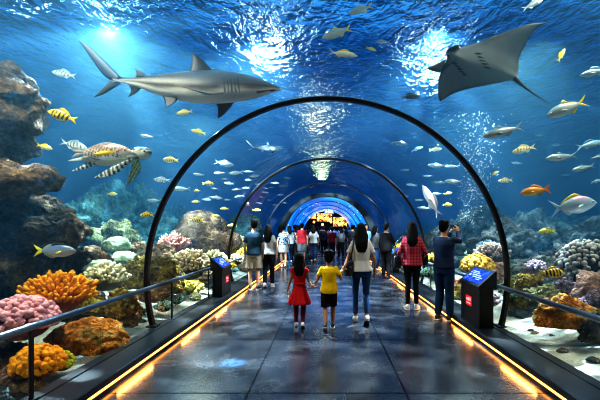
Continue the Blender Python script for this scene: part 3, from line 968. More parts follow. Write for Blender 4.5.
# --- school on the left between the first two arches
SCHOOL = [(224, 163.5, 20, 1, -10), (219.5, 173, 12, -1, 0), (236, 173, 15, -1, -4), (249, 171.5, 11, -1, 0), (253.5, 176, 11, 1, 6), (199, 174.5, 12, -1, 6),
          (229.5, 183.5, 10, -1, 6), (214.5, 188.5, 8, -1, 0), (249, 180, 9, -1, 0), (237, 189.5, 11, -1, -6), (239.5, 196.5, 11, -1, -10), (215, 197.5, 15, 1, -8),
          (206, 199.5, 10, 1, -4), (224, 179, 7, 1, 0), (246, 188, 8, -1, 0), (228, 200, 8, -1, 0)]
for k, (x, y, l, f_, tl) in enumerate(SCHOOL):
    fish('silver_deep' if k % 2 == 0 else 'silver', x, y, l, f_, tl, 11 + (k * 37 % 30) / 10, 'silver fish of the school between the front and second arch, left of the tunnel', 'silver school left of the tunnel')
SMALL = [(265, 188), (271.5, 187.5), (266, 192.5), (275, 183), (262, 197), (258, 184), (280, 195), (283, 186), (270, 200), (259, 203), (276, 205), (288, 178), (247.5, 205.5), (285, 203)]
for k, (x, y) in enumerate(SMALL):
    fish('silver', x, y, 5.5 + (k * 13 % 4), -1 if k % 3 else 1, (k * 29 % 20) - 10, 15 + (k * 17 % 50) / 10, 'tiny pale fish in the far school beyond the second arch', 'far school of tiny fish')
for k, (x, y, l, f_, kd) in enumerate(((208, 183.7, 12, 1, 'yellow_barred'), (197, 191, 7, -1, 'yellow_green'), (196, 201.7, 9, -1, 'yellow'), (224.5, 208.7, 9, -1, 'yellow'), (216, 216, 8, 1, 'yellow'),
        (197, 220, 14, -1, 'yellow_barred'), (232, 225.5, 10, -1, 'yellow'), (256.5, 210, 9, 1, 'yellow'), (246, 203.5, 7, 1, 'yellow'))):
    fish(kd, x, y, l, f_, 0, 10.6 + 0.2 * (k % 4), ('bright yellow barred fish in the middle of the silver school', 'tiny olive fish inside the front arch at the left, beside the silver school', 'tiny yellow fish over the tall coral mound, upper left', 'tiny yellow fish over the top right of the tall coral mound',
        'tiny yellow fish in front of the tall coral mound', 'yellow barred fish in front of the tall coral mound, above the pink branching coral', 'pale yellow fish right of the tall coral mound, beside the second arch', 'small yellow fish just inside the left of the second arch', 'tiny yellow fish just outside the left of the second arch')[k])
# faint fish far away on the right
for k, (x, y, l) in enumerate(((404, 196, 10), (412, 185, 12), (555, 145, 12), (517, 163, 12), (565, 175, 11), (540, 135, 11), (405, 170, 9), (420, 200, 10), (470, 190, 9), (428, 176, 10))):
    fish('silver', x, y, l, -1 if k % 2 else 1, (k * 31 % 16) - 8, 14 + k % 3, 'faint fish far off in the blue water right of the tunnel', 'faint far fish right of the tunnel')


# ------------------------------------------------------------------ big animals drawn from their outline
class Out:
    def __init__(s, cx, cy, Y): s.o = at(cx, cy, Y); s.Y = Y
    def p(s, px, py, dy=0.0): return at(px, py, s.Y + dy) - s.o


def shark(name, fr, S, label, want, dark=1.0):
    """outline tables in the frame of the big shark; S maps them to the picture: (ox, oy, k)"""
    ox, oy, k = S
    T = lambda x, y: (ox + (x - 280) * k, oy + (y - 88) * k)
    Y = want
    O = Out(*T(190, 86), Y)
    P = lambda x, y, dy=0.0: O.p(*T(x, y), dy * Y / FPX * k)
    top = [(112, 77.5), (118, 78.2), (135, 77.2), (160, 74), (185, 71), (205, 69.8), (225, 70.5), (245, 74), (260, 78.5), (272, 83.5), (278, 86.5), (280.5, 88.2)]
    bot = [(112, 82.5), (118, 82), (135, 86.5), (160, 95.5), (185, 101.5), (205, 103.3), (225, 103), (245, 100.5), (258, 97.5), (270, 93), (278, 90.3), (280.5, 88.8)]
    G, Wh = (0.048 * dark, 0.047 * dark, 0.053 * dark), tuple(x * (0.35 if dark < 1 else 1) for x in (0.80, 0.76, 0.72))
    mb = MB()
    rings, cols = [], []
    n, sg = 170, 28
    for i in range(n + 1):
        x = lerp(112, 280.3, i / n)
        zt, zb = spl(top, x), spl(bot, x)
        cyy, h = (zt + zb) / 2, (zb - zt) / 2
        wd = h * (0.80 if x < 150 else lerp(0.80, 1.0, (x - 150) / 60) if x < 210 else 1.0 + 0.25 * max(0, (x - 240) / 40))
        ring = []
        for j in range(sg):
            a = 2 * PI * j / sg
            yy = cyy - h * math.cos(a)
            ring.append(P(x, yy, -wd * math.sin(a)))
            f = (yy - zt) / max(0.1, zb - zt)
            ln = 0.52 + 0.05 * math.sin(x * 0.13) - 0.12 * max(0, min(1, (x - 200) / 60))
            c = mixc(G, Wh, (f - ln) / 0.16)
            c = mixc(c, (0.11 * dark, 0.10 * dark, 0.098 * dark), 0.5 * max(0, 1 - abs(f - 0.3) / 0.3))  # pale flank sheen painted into the skin colour
            # gill slits, mouth
            for gx in (224, 227.5, 231, 234.5, 238):
                if abs(x - gx - (yy - 86) * 0.12) < 0.75 and 77.5 < yy < 91: c = mixc(c, (0.04, 0.035, 0.035), 0.75)
            if 256 < x < 275 and abs(yy - (92.6 - 0.16 * (x - 256))) < 0.7: c = (0.05, 0.035, 0.035)
            cols.append(c)
        rings.append(ring)
    mb.loft(rings, cols)
    dk = lambda v: mixc(G, (0.025, 0.025, 0.03), 0.8)
    N = (0, 1, 0)
    bl = lambda L, R_, th, c=dk, dn=N: blade(mb, [P(*q) for q in L], [P(*q) for q in R_], th * Y / FPX * k, dn, c, 6, 5)
    # tail: long upper lobe, short lower lobe
    bl([(121, 77.5), (106, 62), (90, 47), (78.5, 39.5)], [(116, 82.5), (104, 76), (91, 59), (79, 41)], 1.4)
    bl([(122, 82.3), (112, 89), (102, 94.5), (93, 97.3)], [(113, 78), (107, 82), (101, 89), (93.5, 96.6)], 1.3)
    # dorsal fins
    bl([(214, 72), (206, 63.5), (198, 56), (191.5, 52.6)], [(187, 73), (190.5, 65), (192, 58), (191, 53.2)], 1.9)
    bl([(146, 76), (141, 71.5), (136, 69), (134.5, 68.5)], [(135, 77.5), (136, 73), (134.8, 70), (134.3, 68.8)], 1.0)
    # anal, pelvic fins
    bl([(141, 88), (137, 92), (131, 95.5), (128, 96.5)], [(128, 85), (130.5, 89), (129.5, 93), (127.6, 96)], 1.0)
    for s in (-1, 1):
        bl([(178, 98, s * 9), (175, 102, s * 12), (169, 105.5, s * 14), (165.5, 106.5, s * 15)], [(162, 95.5, s * 7), (164, 100, s * 10), (165, 104, s * 13), (165, 106, s * 15)], 1.0, dn=(0, 0.6, 0.8))
    # pectorals: far one hangs down below the belly, near one swept back towards the camera
    bl([(235, 99, 8), (231, 106, 16), (224, 114, 24), (218, 118, 30)], [(214, 101, 9), (217, 107, 16), (217.5, 113, 23), (217, 117.5, 30)], 1.5, dn=(0.2, 0.7, 0.6))
    cp = lambda v: mixc((0.10 * dark, 0.10 * dark, 0.11 * dark), (0.42, 0.40, 0.39), 0.6)
    bl([(226, 92, -15), (214, 93.5, -27), (198, 91, -38), (182, 86, -47)], [(206, 95, -14), (201, 93.5, -25), (192, 89.5, -37), (182, 86.6, -46)], 1.5, cp, dn=(0.1, 0.5, 0.9))
    for s in (-1, 1):
        q = P(260.5, 83.2, s * 6.6)
        mb.ball(q, [1.1 * Y / FPX * k] * 3, 1, (0.005, 0.005, 0.006))
    o = mb.build(name, M_BIG)
    o.location = O.o
    tag(o, label, 'shark', 'sharks')
    return o

shark('shark', None, (280.5, 88.2, 1.0), 'big grey shark swimming above the left side of the front arch', 6.3)
shark('shark', None, (283.5, 148.5, 0.19), 'small far shark in the water just left of the tunnel top', 13.0, 0.8)

# --- ray
O = Out(487, 65, 6.3)
lean = lambda px, py: (py - 65) * 0.006 + 0.0
P = lambda px, py, dy=0.0: O.p(px, py, lean(px, py) + dy)
LE = [(118.5, 301), (114.5, 285), (114, 262), (115.5, 238), (119, 222), (124, 210), (131, 198), (138, 184), (141, 172), (137, 160), (140, 151), (160, 147), (185, 141), (212, 134), (240, 125), (262, 115.5), (290, 105), (320, 94), (350, 83), (380, 74), (410, 69), (441, 67.5)]
TE = [(120, 304), (126, 301), (134, 296), (144, 289), (158, 281), (175, 275), (200, 268), (225, 262), (255, 257), (290, 250), (320, 243), (347, 240), (354, 233), (354, 218), (356, 206), (356, 192), (357, 178), (363, 160), (374, 138), (388, 112), (410, 86), (440, 69)]
LE = [(400 + x / 3, y / 3) for x, y in LE]; TE = [(400 + x / 3, y / 3) for x, y in TE]
NU, NV = 130, 30
tabs = [[(i, p[k]) for i, p in enumerate(T)] for T in (LE, TE) for k in (0, 1)]
vs, cs, fs = [], [], []
def gill(px, py):
    for k in range(5):
        for (ax, ay), (bx, by) in (((158 + k * 7.5, 189 + k * 8.5), (158 + k * 7.5 + 11, 189 + k * 8.5 + 2)), ((228 + k * 6.5, 160 + k * 10.5), (228 + k * 6.5 + 13, 160 + k * 10.5 + 1.5))):
            x, y = (px - 400) * 3, py * 3
            t_ = max(0, min(1, ((x - ax) * (bx - ax) + (y - ay) * (by - ay)) / ((bx - ax) ** 2 + (by - ay) ** 2)))
            if math.hypot(x - ax - t_ * (bx - ax), y - ay - t_ * (by - ay)) < 2.4: return True
    return False
for side in (-1, 1):
    for i in range(NU + 1):
        u = i / NU * (len(LE) - 1)
        l = (spl(tabs[0], u), spl(tabs[1], u)); r_ = (spl(tabs[2], u), spl(tabs[3], u))
        tu = math.sin(PI * min(1, max(0, i / NU))) ** 0.7 * (0.35 + 0.65 * math.exp(-((i / NU - 0.5) / 0.22) ** 2))
        for j in range(NV + 1):
            v = j / NV
            px, py = lerp(l[0], r_[0], v), lerp(l[1], r_[1], v)
            th = 0.115 * tu * math.sin(PI * v) ** 0.6 if 0 < j < NV else 0.0
            wing = -0.22 * abs(i / NU - 0.5) ** 1.5
            vs.append(P(px, py, side * th + wing))
            edge = min(i / NU, 1 - i / NU, 0.4 * v + 0.02, 0.5 * (1 - v) + 0.02)
            c = mixc((0.03, 0.035, 0.045), (0.20, 0.225, 0.25), edge / 0.09)
            c = mixc(c, (0.32, 0.335, 0.34), 0.6 * math.exp(-((i / NU - 0.52) / 0.14) ** 2))
            if side < 0 and gill(px, py): c = (0.03, 0.03, 0.035)
            if side < 0:
                x3, y3 = (px - 400) * 3, py * 3
                if abs(x3 - 160 - (y3 - 185) * -1.3) < 4 and 150 < y3 < 205 and x3 < 175: c = mixc(c, (0.05, 0.05, 0.06), 0.5)
            if side > 0: c = (0.05, 0.06, 0.075)
            cs.append(c)
for s in range(2):
    b = s * (NU + 1) * (NV + 1)
    for i in range(NU):
        for j in range(NV):
            a = b + i * (NV + 1) + j
            fs.append((a, a + 1, a + NV + 2, a + NV + 1) if s == 0 else (a, a + NV + 1, a + NV + 2, a + 1))
mb = MB(); mb.add(vs, fs, cs)
Q = lambda x, y, dy=0.0: P(400 + x / 3, y / 3, dy)
dkr = (0.05, 0.055, 0.065)
# horn-like head lobes, small back fin, whip tail
blade(mb, [Q(142, 172, -.02), Q(118, 186, -.05), Q(95, 198, -.07), Q(78, 204, -.07)], [Q(122, 216, -.02), Q(110, 217, -.05), Q(93, 212, -.07), Q(79, 206, -.07)], 0.022, (0, 1, 0.1), lambda v: (0.16, 0.17, 0.19), 6, 5)
blade(mb, [Q(138, 158, -.02), Q(143, 146, -.05), Q(158, 138, -.07), Q(180, 132, -.07)], [Q(172, 150, -.02), Q(172, 148, -.05), Q(176, 143, -.07), Q(183, 134, -.07)], 0.022, (0, 1, 0.1), lambda v: (0.07, 0.075, 0.09), 6, 5)
blade(mb, [Q(282, 250, 0), Q(292, 248, 0.02), Q(303, 249, 0.03)], [Q(312, 243, 0), Q(308, 245, 0.02), Q(304, 248, 0.03)], 0.01, (0, 1, 0), lambda v: dkr, 4, 4)
mb.tube([Q(340, 230), Q(353, 243), Q(375, 262), Q(405, 284), Q(441, 306)], [0.05, 0.034, 0.02, 0.012, 0.004], 8, dkr)
for x, y in ((144, 168), (176, 146)):
    mb.ball(Q(x, y, -0.05), 0.018, 1, (0.01, 0.01, 0.01))
ro = mb.build('manta_ray', M_BIG)
ro.location = O.o
tag(ro, 'large grey manta ray gliding above the right side of the front arch, underside showing', 'ray')

# --- turtle
O = Out(110, 158, 6.75)
P = O.p
s_ = O.Y / FPX
tu_skin, tu_shell = (0.34, 0.36, 0.30), (0.16, 0.11, 0.06)
def scal(v):
    k = math.sin(v.x * 95) * math.sin(v.z * 95)
    return (0.06, 0.07, 0.06) if k > 0.12 else (0.55, 0.57, 0.50)
mb = MB()
mb.ball(P(108, 159.5), (24 * s_, 19 * s_, 5.8 * s_), 4, lambda v: (0.62, 0.60, 0.50) if v.z < -0.02 else ((0.10, 0.06, 0.03) if math.sin(v.x * 40) * math.sin(v.y * 40 + 1) > 0.3 else tu_shell))
mb.tube([P(124, 157), P(132, 156, -.02), P(139, 154, -.03)], [8 * s_, 5.5 * s_, 5 * s_], 14, scal)
hd = [(136, 5.2), (139, 5.8), (143, 6.0), (147, 5.4), (150, 4.0), (152, 2.2), (152.8, 0.7)]
mb.loft([[P(x, 153.2 + 0.25 * math.sin((x - 136) / 17 * PI) - (0 if x < 148 else 0.2)) + Vector((0, -0.03 + 0.9 * h * s_ * math.sin(2 * PI * j / 16), h * s_ * math.cos(2 * PI * j / 16))) for j in range(16)] for x, h in hd],
        lambda v: (0.07, 0.07, 0.06) if (v.z > 0.075 + 0.02 * math.sin(v.x * 60) and math.sin(v.x * 150) * math.sin(v.y * 110 + 1) > -0.45) else (0.55, 0.55, 0.48))
for s in (-1, 1): mb.ball(P(146.5, 152, -0.03) + Vector((0, s * 4.6 * s_, 0)), 1.1 * s_, 1, (0.01, 0.01, 0.01))
def stripe(v):
    k = math.sin(v.x * 105 + v.z * 30)
    return (0.03, 0.035, 0.03) if k > -0.1 else (0.70, 0.72, 0.66)
blade(mb, [P(133, 158, -.10), P(120, 163, -.22), P(106, 170, -.32), P(94.5, 177.3, -.38)], [P(126, 166.5, -.10), P(119, 172, -.22), P(108, 176.5, -.32), P(95.5, 178, -.38)], 0.025, (0, .8, .6), stripe, 8, 8)
def green(v):
    return (0.10, 0.22, 0.08) if math.sin(v.x * 110) * math.sin(v.z * 90) > 0.0 else (0.55, 0.68, 0.45)
blade(mb, [P(133, 160, .1), P(131, 168, .16), P(128.5, 177, .22), P(125.8, 185.5, .26)], [P(140, 160, .1), P(141, 168, .16), P(137, 176, .22), P(127, 185.5, .26)], 0.025, (0, 1, .2), green, 8, 8)
blade(mb, [P(97, 158, -.1), P(88, 162, -.15), P(79, 167, -.2), P(72, 170.5, -.22)], [P(95, 165, -.1), P(88, 168, -.15), P(80, 170, -.2), P(73, 171.3, -.22)], 0.02, (0, .8, .6), stripe, 8, 6)
blade(mb, [P(86, 156, .1), P(78, 158, .15), P(68, 160.5, .2)], [P(86, 160, .1), P(78, 161, .15), P(68.5, 161.4, .2)], 0.012, (0, .8, .6), lambda v: (0.6, 0.62, 0.56), 5, 5)
tu = mb.build('sea_turtle', m_attr('turtle_skin', 0.45, 0.4, 0.12, 20, bump=0.2, bscale=60))
tu.location = O.o
tag(tu, 'sea turtle with striped flippers swimming right, partly behind a spotted fish', 'turtle')
# ------------------------------------------------------------------ sea bed
def smooth(a, b, x):
    t_ = max(0.0, min(1.0, (x - a) / (b - a))); return t_ * t_ * (3 - 2 * t_)

def bed_z(x, y):
    ax = abs(x)
    z = -0.22 + 0.55 * smooth(3.2, 6.0, ax) + 0.75 * smooth(6.5, 10.0, ax) + 0.9 * smooth(10, 16, ax)
    z += 0.10 * fbm(Vector((x * 0.6, y * 0.6, 2.0))) * smooth(2.6, 4, ax)
    ridge = fbm(Vector((x * 0.35 + 5, y * 0.35, 7.0)), 5)
    z += max(0, ridge) * 1.1 * smooth(5.5, 9, ax)
    z += 0.35 * smooth(8, 20, y) * smooth(3.0, 5.0, ax)
    return z

t = NT('sea_bed_sand')
tcn = t.coord('Object')
sp = t.n('ShaderNodeSeparateXYZ', Vector=tcn)
nz = t.noise(2.2, 7, 0.65); nf = t.noise(34, 5, 0.7); vz = t.voro(9)
sand = t.ramp(nf, [(0.32, (0.42, 0.40, 0.34)), (0.6, (0.74, 0.72, 0.64))])
sand = t.mix(t.ramp(nz, [(0.48, (0, 0, 0)), (0.62, (1, 1, 1))]), sand, (0.36, 0.33, 0.27))
rk = t.ramp(t.noise(3.1, 8, 0.7), [(0.32, (0.03, 0.045, 0.04)), (0.5, (0.10, 0.13, 0.10)), (0.66, (0.28, 0.32, 0.22))])
hgt = t.math('ADD', sp.outputs[2], t.math('MULTIPLY', nz, 0.55))
c = t.mix(t.ramp(hgt, [(0.36, (0, 0, 0)), (0.52, (1, 1, 1))]), sand, rk)
hh = t.math('ADD', t.math('MULTIPLY', nf, 0.35), t.math('MULTIPLY', t.noise(7, 7, 0.7), 1.0))
t.bsdf(**{'Base Color': c, 'Roughness': 0.9, 'Normal': t.bump(hh, 0.8, 0.06)})
M_BED = t.m
for sgn, nm in ((-1, 'sea_bed'), (1, 'sea_bed')):
    xs = [PL_OUT - 0.02] + [2.6 + 0.16 * i for i in range(30)] + [7.5 + 0.35 * i for i in range(28)]
    ys = [-4 + 0.2 * i for i in range(110)] + [18 + 0.6 * i for i in range(54)]
    mb = MB()
    vs = [(sgn * x, y, bed_z(sgn * x, y)) for y in ys for x in xs]
    nx = len(xs)
    fs = [(j * nx + i, j * nx + i + 1, (j + 1) * nx + i + 1, (j + 1) * nx + i) for j in range(len(ys) - 1) for i in range(nx - 1)]
    mb.add(vs, fs)
    tag(mb.build(nm, M_BED), kind='structure')

# ------------------------------------------------------------------ rocks
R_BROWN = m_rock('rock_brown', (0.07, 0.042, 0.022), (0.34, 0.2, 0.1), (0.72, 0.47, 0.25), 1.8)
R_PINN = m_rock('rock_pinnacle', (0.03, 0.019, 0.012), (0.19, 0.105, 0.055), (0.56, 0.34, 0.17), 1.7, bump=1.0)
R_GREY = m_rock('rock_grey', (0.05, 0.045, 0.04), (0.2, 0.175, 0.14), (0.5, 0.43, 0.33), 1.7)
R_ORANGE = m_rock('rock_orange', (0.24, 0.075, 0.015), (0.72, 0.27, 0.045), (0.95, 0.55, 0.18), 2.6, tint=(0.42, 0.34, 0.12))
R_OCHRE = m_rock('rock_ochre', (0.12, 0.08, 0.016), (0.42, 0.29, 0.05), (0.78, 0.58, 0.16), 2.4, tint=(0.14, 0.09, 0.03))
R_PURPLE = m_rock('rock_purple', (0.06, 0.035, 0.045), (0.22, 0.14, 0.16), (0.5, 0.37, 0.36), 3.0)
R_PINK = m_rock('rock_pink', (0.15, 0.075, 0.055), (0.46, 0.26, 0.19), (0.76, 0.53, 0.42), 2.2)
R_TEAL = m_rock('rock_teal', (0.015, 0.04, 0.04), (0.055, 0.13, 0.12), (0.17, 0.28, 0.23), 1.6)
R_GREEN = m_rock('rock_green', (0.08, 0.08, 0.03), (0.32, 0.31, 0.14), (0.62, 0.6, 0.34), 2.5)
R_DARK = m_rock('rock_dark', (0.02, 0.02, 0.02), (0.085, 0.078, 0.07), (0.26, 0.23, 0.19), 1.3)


def rock_me(seed, rad, rough=0.33, ledge=0.0, sub=5, lump=0.0, fr=1.3):
    vs, fs = ico(sub)
    sd = Vector((seed * 13.7, seed * 5.1, seed * 9.3))
    P_ = []
    for v in vs:
        d = 1 + rough * fbm(v * fr + sd, 5, 2.1, 0.85)
        if lump:
            dd, _ = noise.voronoi(v * 4.2 + sd)
            d += lump * (0.5 - dd[0])
        d += 0.05 * fbm(v * 7 + sd, 3)
        p = Vector((v.x * rad[0] * d, v.y * rad[1] * d, v.z * rad[2] * d))
        if ledge: p.x *= 1 + ledge * math.sin(p.z * 9 + fbm(v * 2 + sd) * 2); p.y *= 1 + ledge * math.sin(p.z * 9 + 1)
        if p.z < -0.35 * rad[2]: p.z = -0.35 * rad[2] + 0.3 * (p.z + 0.35 * rad[2])
        P_.append(p)
    mb = MB(); mb.add(P_, fs)
    return mb


def place(o, px, py, Y, label, cat, group=None, base=0.0):
    o.location = at(px, py, Y)
    tag(o, label, cat, group)
    return o


def rock(px0, py0, px1, py1, Y, mat, label, seed, name='reef_rock', rough=0.33, ledge=0.0, lump=0.0, deep=1.0, group=None, sub=5, fr=1.3):
    """rock that fills the given stretch of the view at depth Y"""
    k = Y / FPX
    rx, rz = (px1 - px0) / 2 * k, (py1 - py0) / 2 * k
    o = rock_me(seed, (rx, max(rx, rz) * deep * 0.62, rz * 1.15), rough, ledge, sub, lump, fr).build(name, mat)
    return place(o, (px0 + px1) / 2, (py0 + py1) / 2 + (py1 - py0) * 0.10, Y, label, 'rock', group)


def outcrop(name, blobs, Y, mat, label, seed, vox=0.07, amp=0.16, fr=1.1, stretch=2.2):
    """blobs: (px, py, rx px, rz px, dy m); fused into one rock, then weathered into ledges"""
    k = Y / FPX
    c0 = at(blobs[0][0], blobs[0][1], Y)
    mb = MB()
    for px, py, rx, rz, dy in blobs:
        p = at(px, py, Y + dy) - c0
        kk = (Y + dy) / FPX
        mb.ball(p, (rx * kk, rx * kk * 0.95, rz * kk), 3)
    sd = Vector((seed * 3.3, seed * 7.7, seed))
    def disp(p, n):
        q = Vector((p.x, p.y, p.z * stretch))
        a = fbm(q * fr + sd, 6, 2.1, 0.8)
        r_ = 1 - abs(fbm(q * fr * 1.9 + sd * 2, 4))
        return p + n * (amp * 1.6 * a + amp * (r_ - 0.72) * 1.3)
    o = voxel(mb, name, mat, vox, 2, None, c0, disp)
    return tag(o, label, 'rock')


# ------------------------------------------------------------------ corals
M_CORAL = m_attr('coral_flesh', 0.62, 0.3, 0.22, 18, bump=0.5, bscale=55)


def fib(n, zmin=0.0, jit=0.0):
    r = []
    for i in range(n):
        z = 1 - (1 - zmin) * (i + 0.5) / n
        a = i * 2.39996 + random.uniform(-jit, jit)
        q = math.sqrt(max(0, 1 - z * z))
        r.append(Vector((q * math.cos(a), q * math.sin(a), z)))
    return r


def coral_fingers(seed, rad, n, ln, fr, cb, ct, up=0.25, knob=1.0, core=True, bend=0.25):
    """dome of blunt fingers"""
    random.seed(seed)
    mb = MB()
    if core:
        mb.ball((0, 0, 0), (rad[0] * 0.72, rad[1] * 0.72, rad[2] * 0.72), 3, tuple(x * 0.5 for x in cb))
    for d in fib(n, -0.15, 0.3):
        b = Vector((d.x * rad[0], d.y * rad[1], d.z * rad[2])) * random.uniform(0.55, 0.68)
        dr = (Vector((d.x * rad[0], d.y * rad[1], d.z * rad[2])).normalized() + Vector((random.uniform(-bend, bend), random.uniform(-bend, bend), up + random.uniform(-bend, bend)))).normalized()
        L = ln * random.uniform(0.75, 1.2); r_ = fr * random.uniform(0.8, 1.2)
        side = Vector((random.uniform(-1, 1), random.uniform(-1, 1), random.uniform(-.5, .5))) * (L * 0.14)
        pts = [b, b + dr * L * 0.5 + side, b + dr * L * 0.85 + side * 0.6, b + dr * L + side * 0.4, b + dr * (L + r_ * 0.55) + side * 0.4]
        rr = [r_ * 0.8, r_ * 0.9, r_ * knob, r_ * knob * 0.88, r_ * knob * 0.35]
        cs = []
        for q in (0.0, 0.45, 0.8, 1.0, 1.1):
            cs += [mixc(cb, ct, q * random.uniform(0.85, 1.1))] * 7
        mb.tube(pts, rr, 7, cs)
    return mb


def coral_branch(seed, h, spread, n, cb, ct, r0, depth=3):
    """bush of forking twigs"""
    random.seed(seed)
    mb = MB()
    def grow(p, d, L, r_, lv):
        q = p + d * L
        m_ = p + d * L * 0.5 + Vector((random.uniform(-1, 1), random.uniform(-1, 1), 0)) * L * 0.08
        c0, c1 = mixc(cb, ct, 1 - lv / depth - 0.25), mixc(cb, ct, 1 - (lv - 1) / depth)
        last = lv == 1
        pts = [p, m_, q] + ([q + d * r_ * 0.6] if last else [])
        rr = [r_, r_ * 0.85, r_ * (0.85 if last else 0.75)] + ([r_ * 0.3] if last else [])
        mb.tube(pts, rr, 6, [c0] * 6 + [mixc(c0, c1, 0.5)] * 6 + [c1] * 6 * (len(pts) - 2))
        if lv > 1:
            for k in range(3):
                e = (d + Vector((random.uniform(-1, 1), random.uniform(-1, 1), random.uniform(-0.35, 0.9))) * 0.75).normalized()
                grow(q - d * r_ * 0.3, e, L * random.uniform(0.65, 0.9), r_ * 0.78, lv - 1)
    for d in fib(n, 0.05, 0.4):
        dd = Vector((d.x * spread, d.y * spread, d.z + 0.15)).normalized()
        grow(Vector((d.x, d.y, 0)) * h * 0.12, dd, h * 0.40, r0, depth)
    mb.ball((0, 0, 0), (h * 0.3, h * 0.3, h * 0.16), 2, tuple(x * 0.5 for x in cb))
    return mb


def coral_balls(seed, rad, n, br, cb, ct):
    """cushion of packed round polyps"""
    random.seed(seed)
    mb = MB()
    mb.ball((0, 0, 0), tuple(x * 0.9 for x in rad), 3, tuple(x * 0.45 for x in cb))
    for d in fib(n, -0.3, 0.25):
        p = Vector((d.x * rad[0], d.y * rad[1], d.z * rad[2])) * random.uniform(0.9, 1.06)
        r_ = br * random.uniform(0.75, 1.25)
        k = random.uniform(0, 1)
        mb.ball(p, (r_, r_, r_ * 1.1), 2, lambda v, p=p, r_=r_, k=k: mixc(cb, ct, 0.5 + 0.5 * (v - p).dot(d) / r_ * 0.9 - 0.25 * k))
    return mb


def coral_brain(seed, rad, cb, ct, fr=5.0, sub=5, amp=0.05):
    vs, fs = ico(sub)
    sd = Vector((seed * 3.1, seed * 1.7, seed))
    P_, C_ = [], []
    for v in vs:
        w_ = v + 0.18 * Vector((fbm(v * 2.5 + sd), fbm(v * 2.5 + sd * 2), fbm(v * 2.5 - sd)))
        dd, _ = noise.voronoi(w_ * fr + sd)
        g = min(1, max(0, (dd[1] - dd[0]) * 1.6))
        d = 1 + 0.12 * fbm(v * 1.5 + sd) + amp * (g - 0.5)
        p = Vector((v.x * rad[0] * d, v.y * rad[1] * d, v.z * rad[2] * d))
        if p.z < -0.3 * rad[2]: p.z = -0.3 * rad[2] + 0.3 * (p.z + 0.3 * rad[2])
        P_.append(p); C_.append(mixc(cb, ct, g))
    mb = MB(); mb.add(P_, fs, C_)
    return mb


def coral(mb, px, py, Y, label, name='coral', group=None):
    o = mb.build(name, M_CORAL, recalc=False)
    o.location = at(px, py, Y)
    tag(o, label, 'coral', group)
    return o
def m(px, Y): return px * Y / FPX


# ======================= left side
outcrop('rock_pinnacle', [(-4, 112, 40, 30, 0.6), (18, 96, 26, 12, 0.5), (-10, 84, 38, 13, 0.7), (28, 110, 16, 12, 0.55), (24, 128, 14, 10, 0.6), (-14, 150, 34, 26, 1.0), (10, 142, 18, 16, 0.9),
         (2, 174, 50, 12, 0.0), (24, 180, 34, 11, -.2), (46, 180, 15, 8, -.1), (-14, 178, 46, 15, 0.1), (-22, 215, 58, 36, 1.3), (18, 206, 26, 13, 1.0), (44, 207, 18, 11, 0.7), (58, 216, 18, 10, 0.6),
         (50, 234, 34, 13, 0.3), (22, 240, 36, 16, 0.6), (70, 240, 16, 11, 0.4), (20, 262, 56, 20, 0.6), (78, 262, 20, 14, 0.7), (50, 276, 46, 18, 0.7), (0, 310, 90, 36, 1.0)], 6.6,
        R_PINN, 'tall dark brown rock pinnacle with overhanging ledges at the left edge', 3, vox=0.055, amp=0.12, fr=1.5, stretch=1.8)
Y = 5.4
coral(coral_fingers(11, (m(33, Y), m(30, Y), m(19, Y)), 340, m(15, Y), m(1.75, Y), (0.60, 0.14, 0.003), (1.0, 0.45, 0.02), 0.75, 0.95, bend=0.4), 59, 300, Y, 'big bright orange finger coral at the foot of the rock pinnacle', 'finger_coral')
Y = 4.55
coral(coral_fingers(12, (m(36, Y), m(34, Y), m(25, Y)), 460, m(9, Y), m(2.5, Y), (0.42, 0.12, 0.16), (0.90, 0.45, 0.50), 0.2, 1.25), 22, 322, Y, 'pink knobbly coral at the left edge above the rail', 'knobbly_coral')
Y = 4.25
coral(coral_balls(13, (m(22, Y), m(20, Y), m(16, Y)), 170, m(3.4, Y), (0.60, 0.13, 0.0), (1.0, 0.44, 0.01)), 38, 364, Y, 'bright orange round polyp coral low on the left, in front of the rail post', 'polyp_coral')
coral(coral_balls(14, (m(10, 4.4), m(10, 4.4), m(10, 4.4)), 80, m(1.8, 4.4), (0.30, 0.24, 0.01), (0.74, 0.66, 0.05)), 63, 362, 4.5, 'small yellow-green coral tucked beside the bright orange round coral', 'polyp_coral')
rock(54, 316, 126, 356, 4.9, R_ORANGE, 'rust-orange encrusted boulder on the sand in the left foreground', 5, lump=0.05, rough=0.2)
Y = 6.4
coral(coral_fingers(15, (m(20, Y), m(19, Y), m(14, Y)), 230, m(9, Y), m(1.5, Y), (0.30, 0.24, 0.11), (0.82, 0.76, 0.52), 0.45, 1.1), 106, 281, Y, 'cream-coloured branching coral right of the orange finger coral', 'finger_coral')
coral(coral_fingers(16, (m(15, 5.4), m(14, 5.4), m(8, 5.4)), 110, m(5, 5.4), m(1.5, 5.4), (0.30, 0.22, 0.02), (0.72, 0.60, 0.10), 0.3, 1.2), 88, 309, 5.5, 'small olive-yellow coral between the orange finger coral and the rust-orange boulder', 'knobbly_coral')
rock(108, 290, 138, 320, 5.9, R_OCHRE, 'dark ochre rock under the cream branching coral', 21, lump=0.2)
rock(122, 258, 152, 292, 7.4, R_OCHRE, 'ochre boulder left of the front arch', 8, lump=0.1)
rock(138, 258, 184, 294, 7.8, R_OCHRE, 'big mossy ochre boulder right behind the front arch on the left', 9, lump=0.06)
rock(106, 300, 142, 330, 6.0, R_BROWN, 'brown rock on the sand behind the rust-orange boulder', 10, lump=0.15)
Y = 9.5
coral(coral_brain(17, (m(13, Y), m(13, Y), m(10, Y)), (0.26, 0.32, 0.18), (0.62, 0.70, 0.46), 6), 117, 246, Y, 'pale green dome coral, upper of two behind the cream branching coral', 'dome_coral')
Y = 8.6
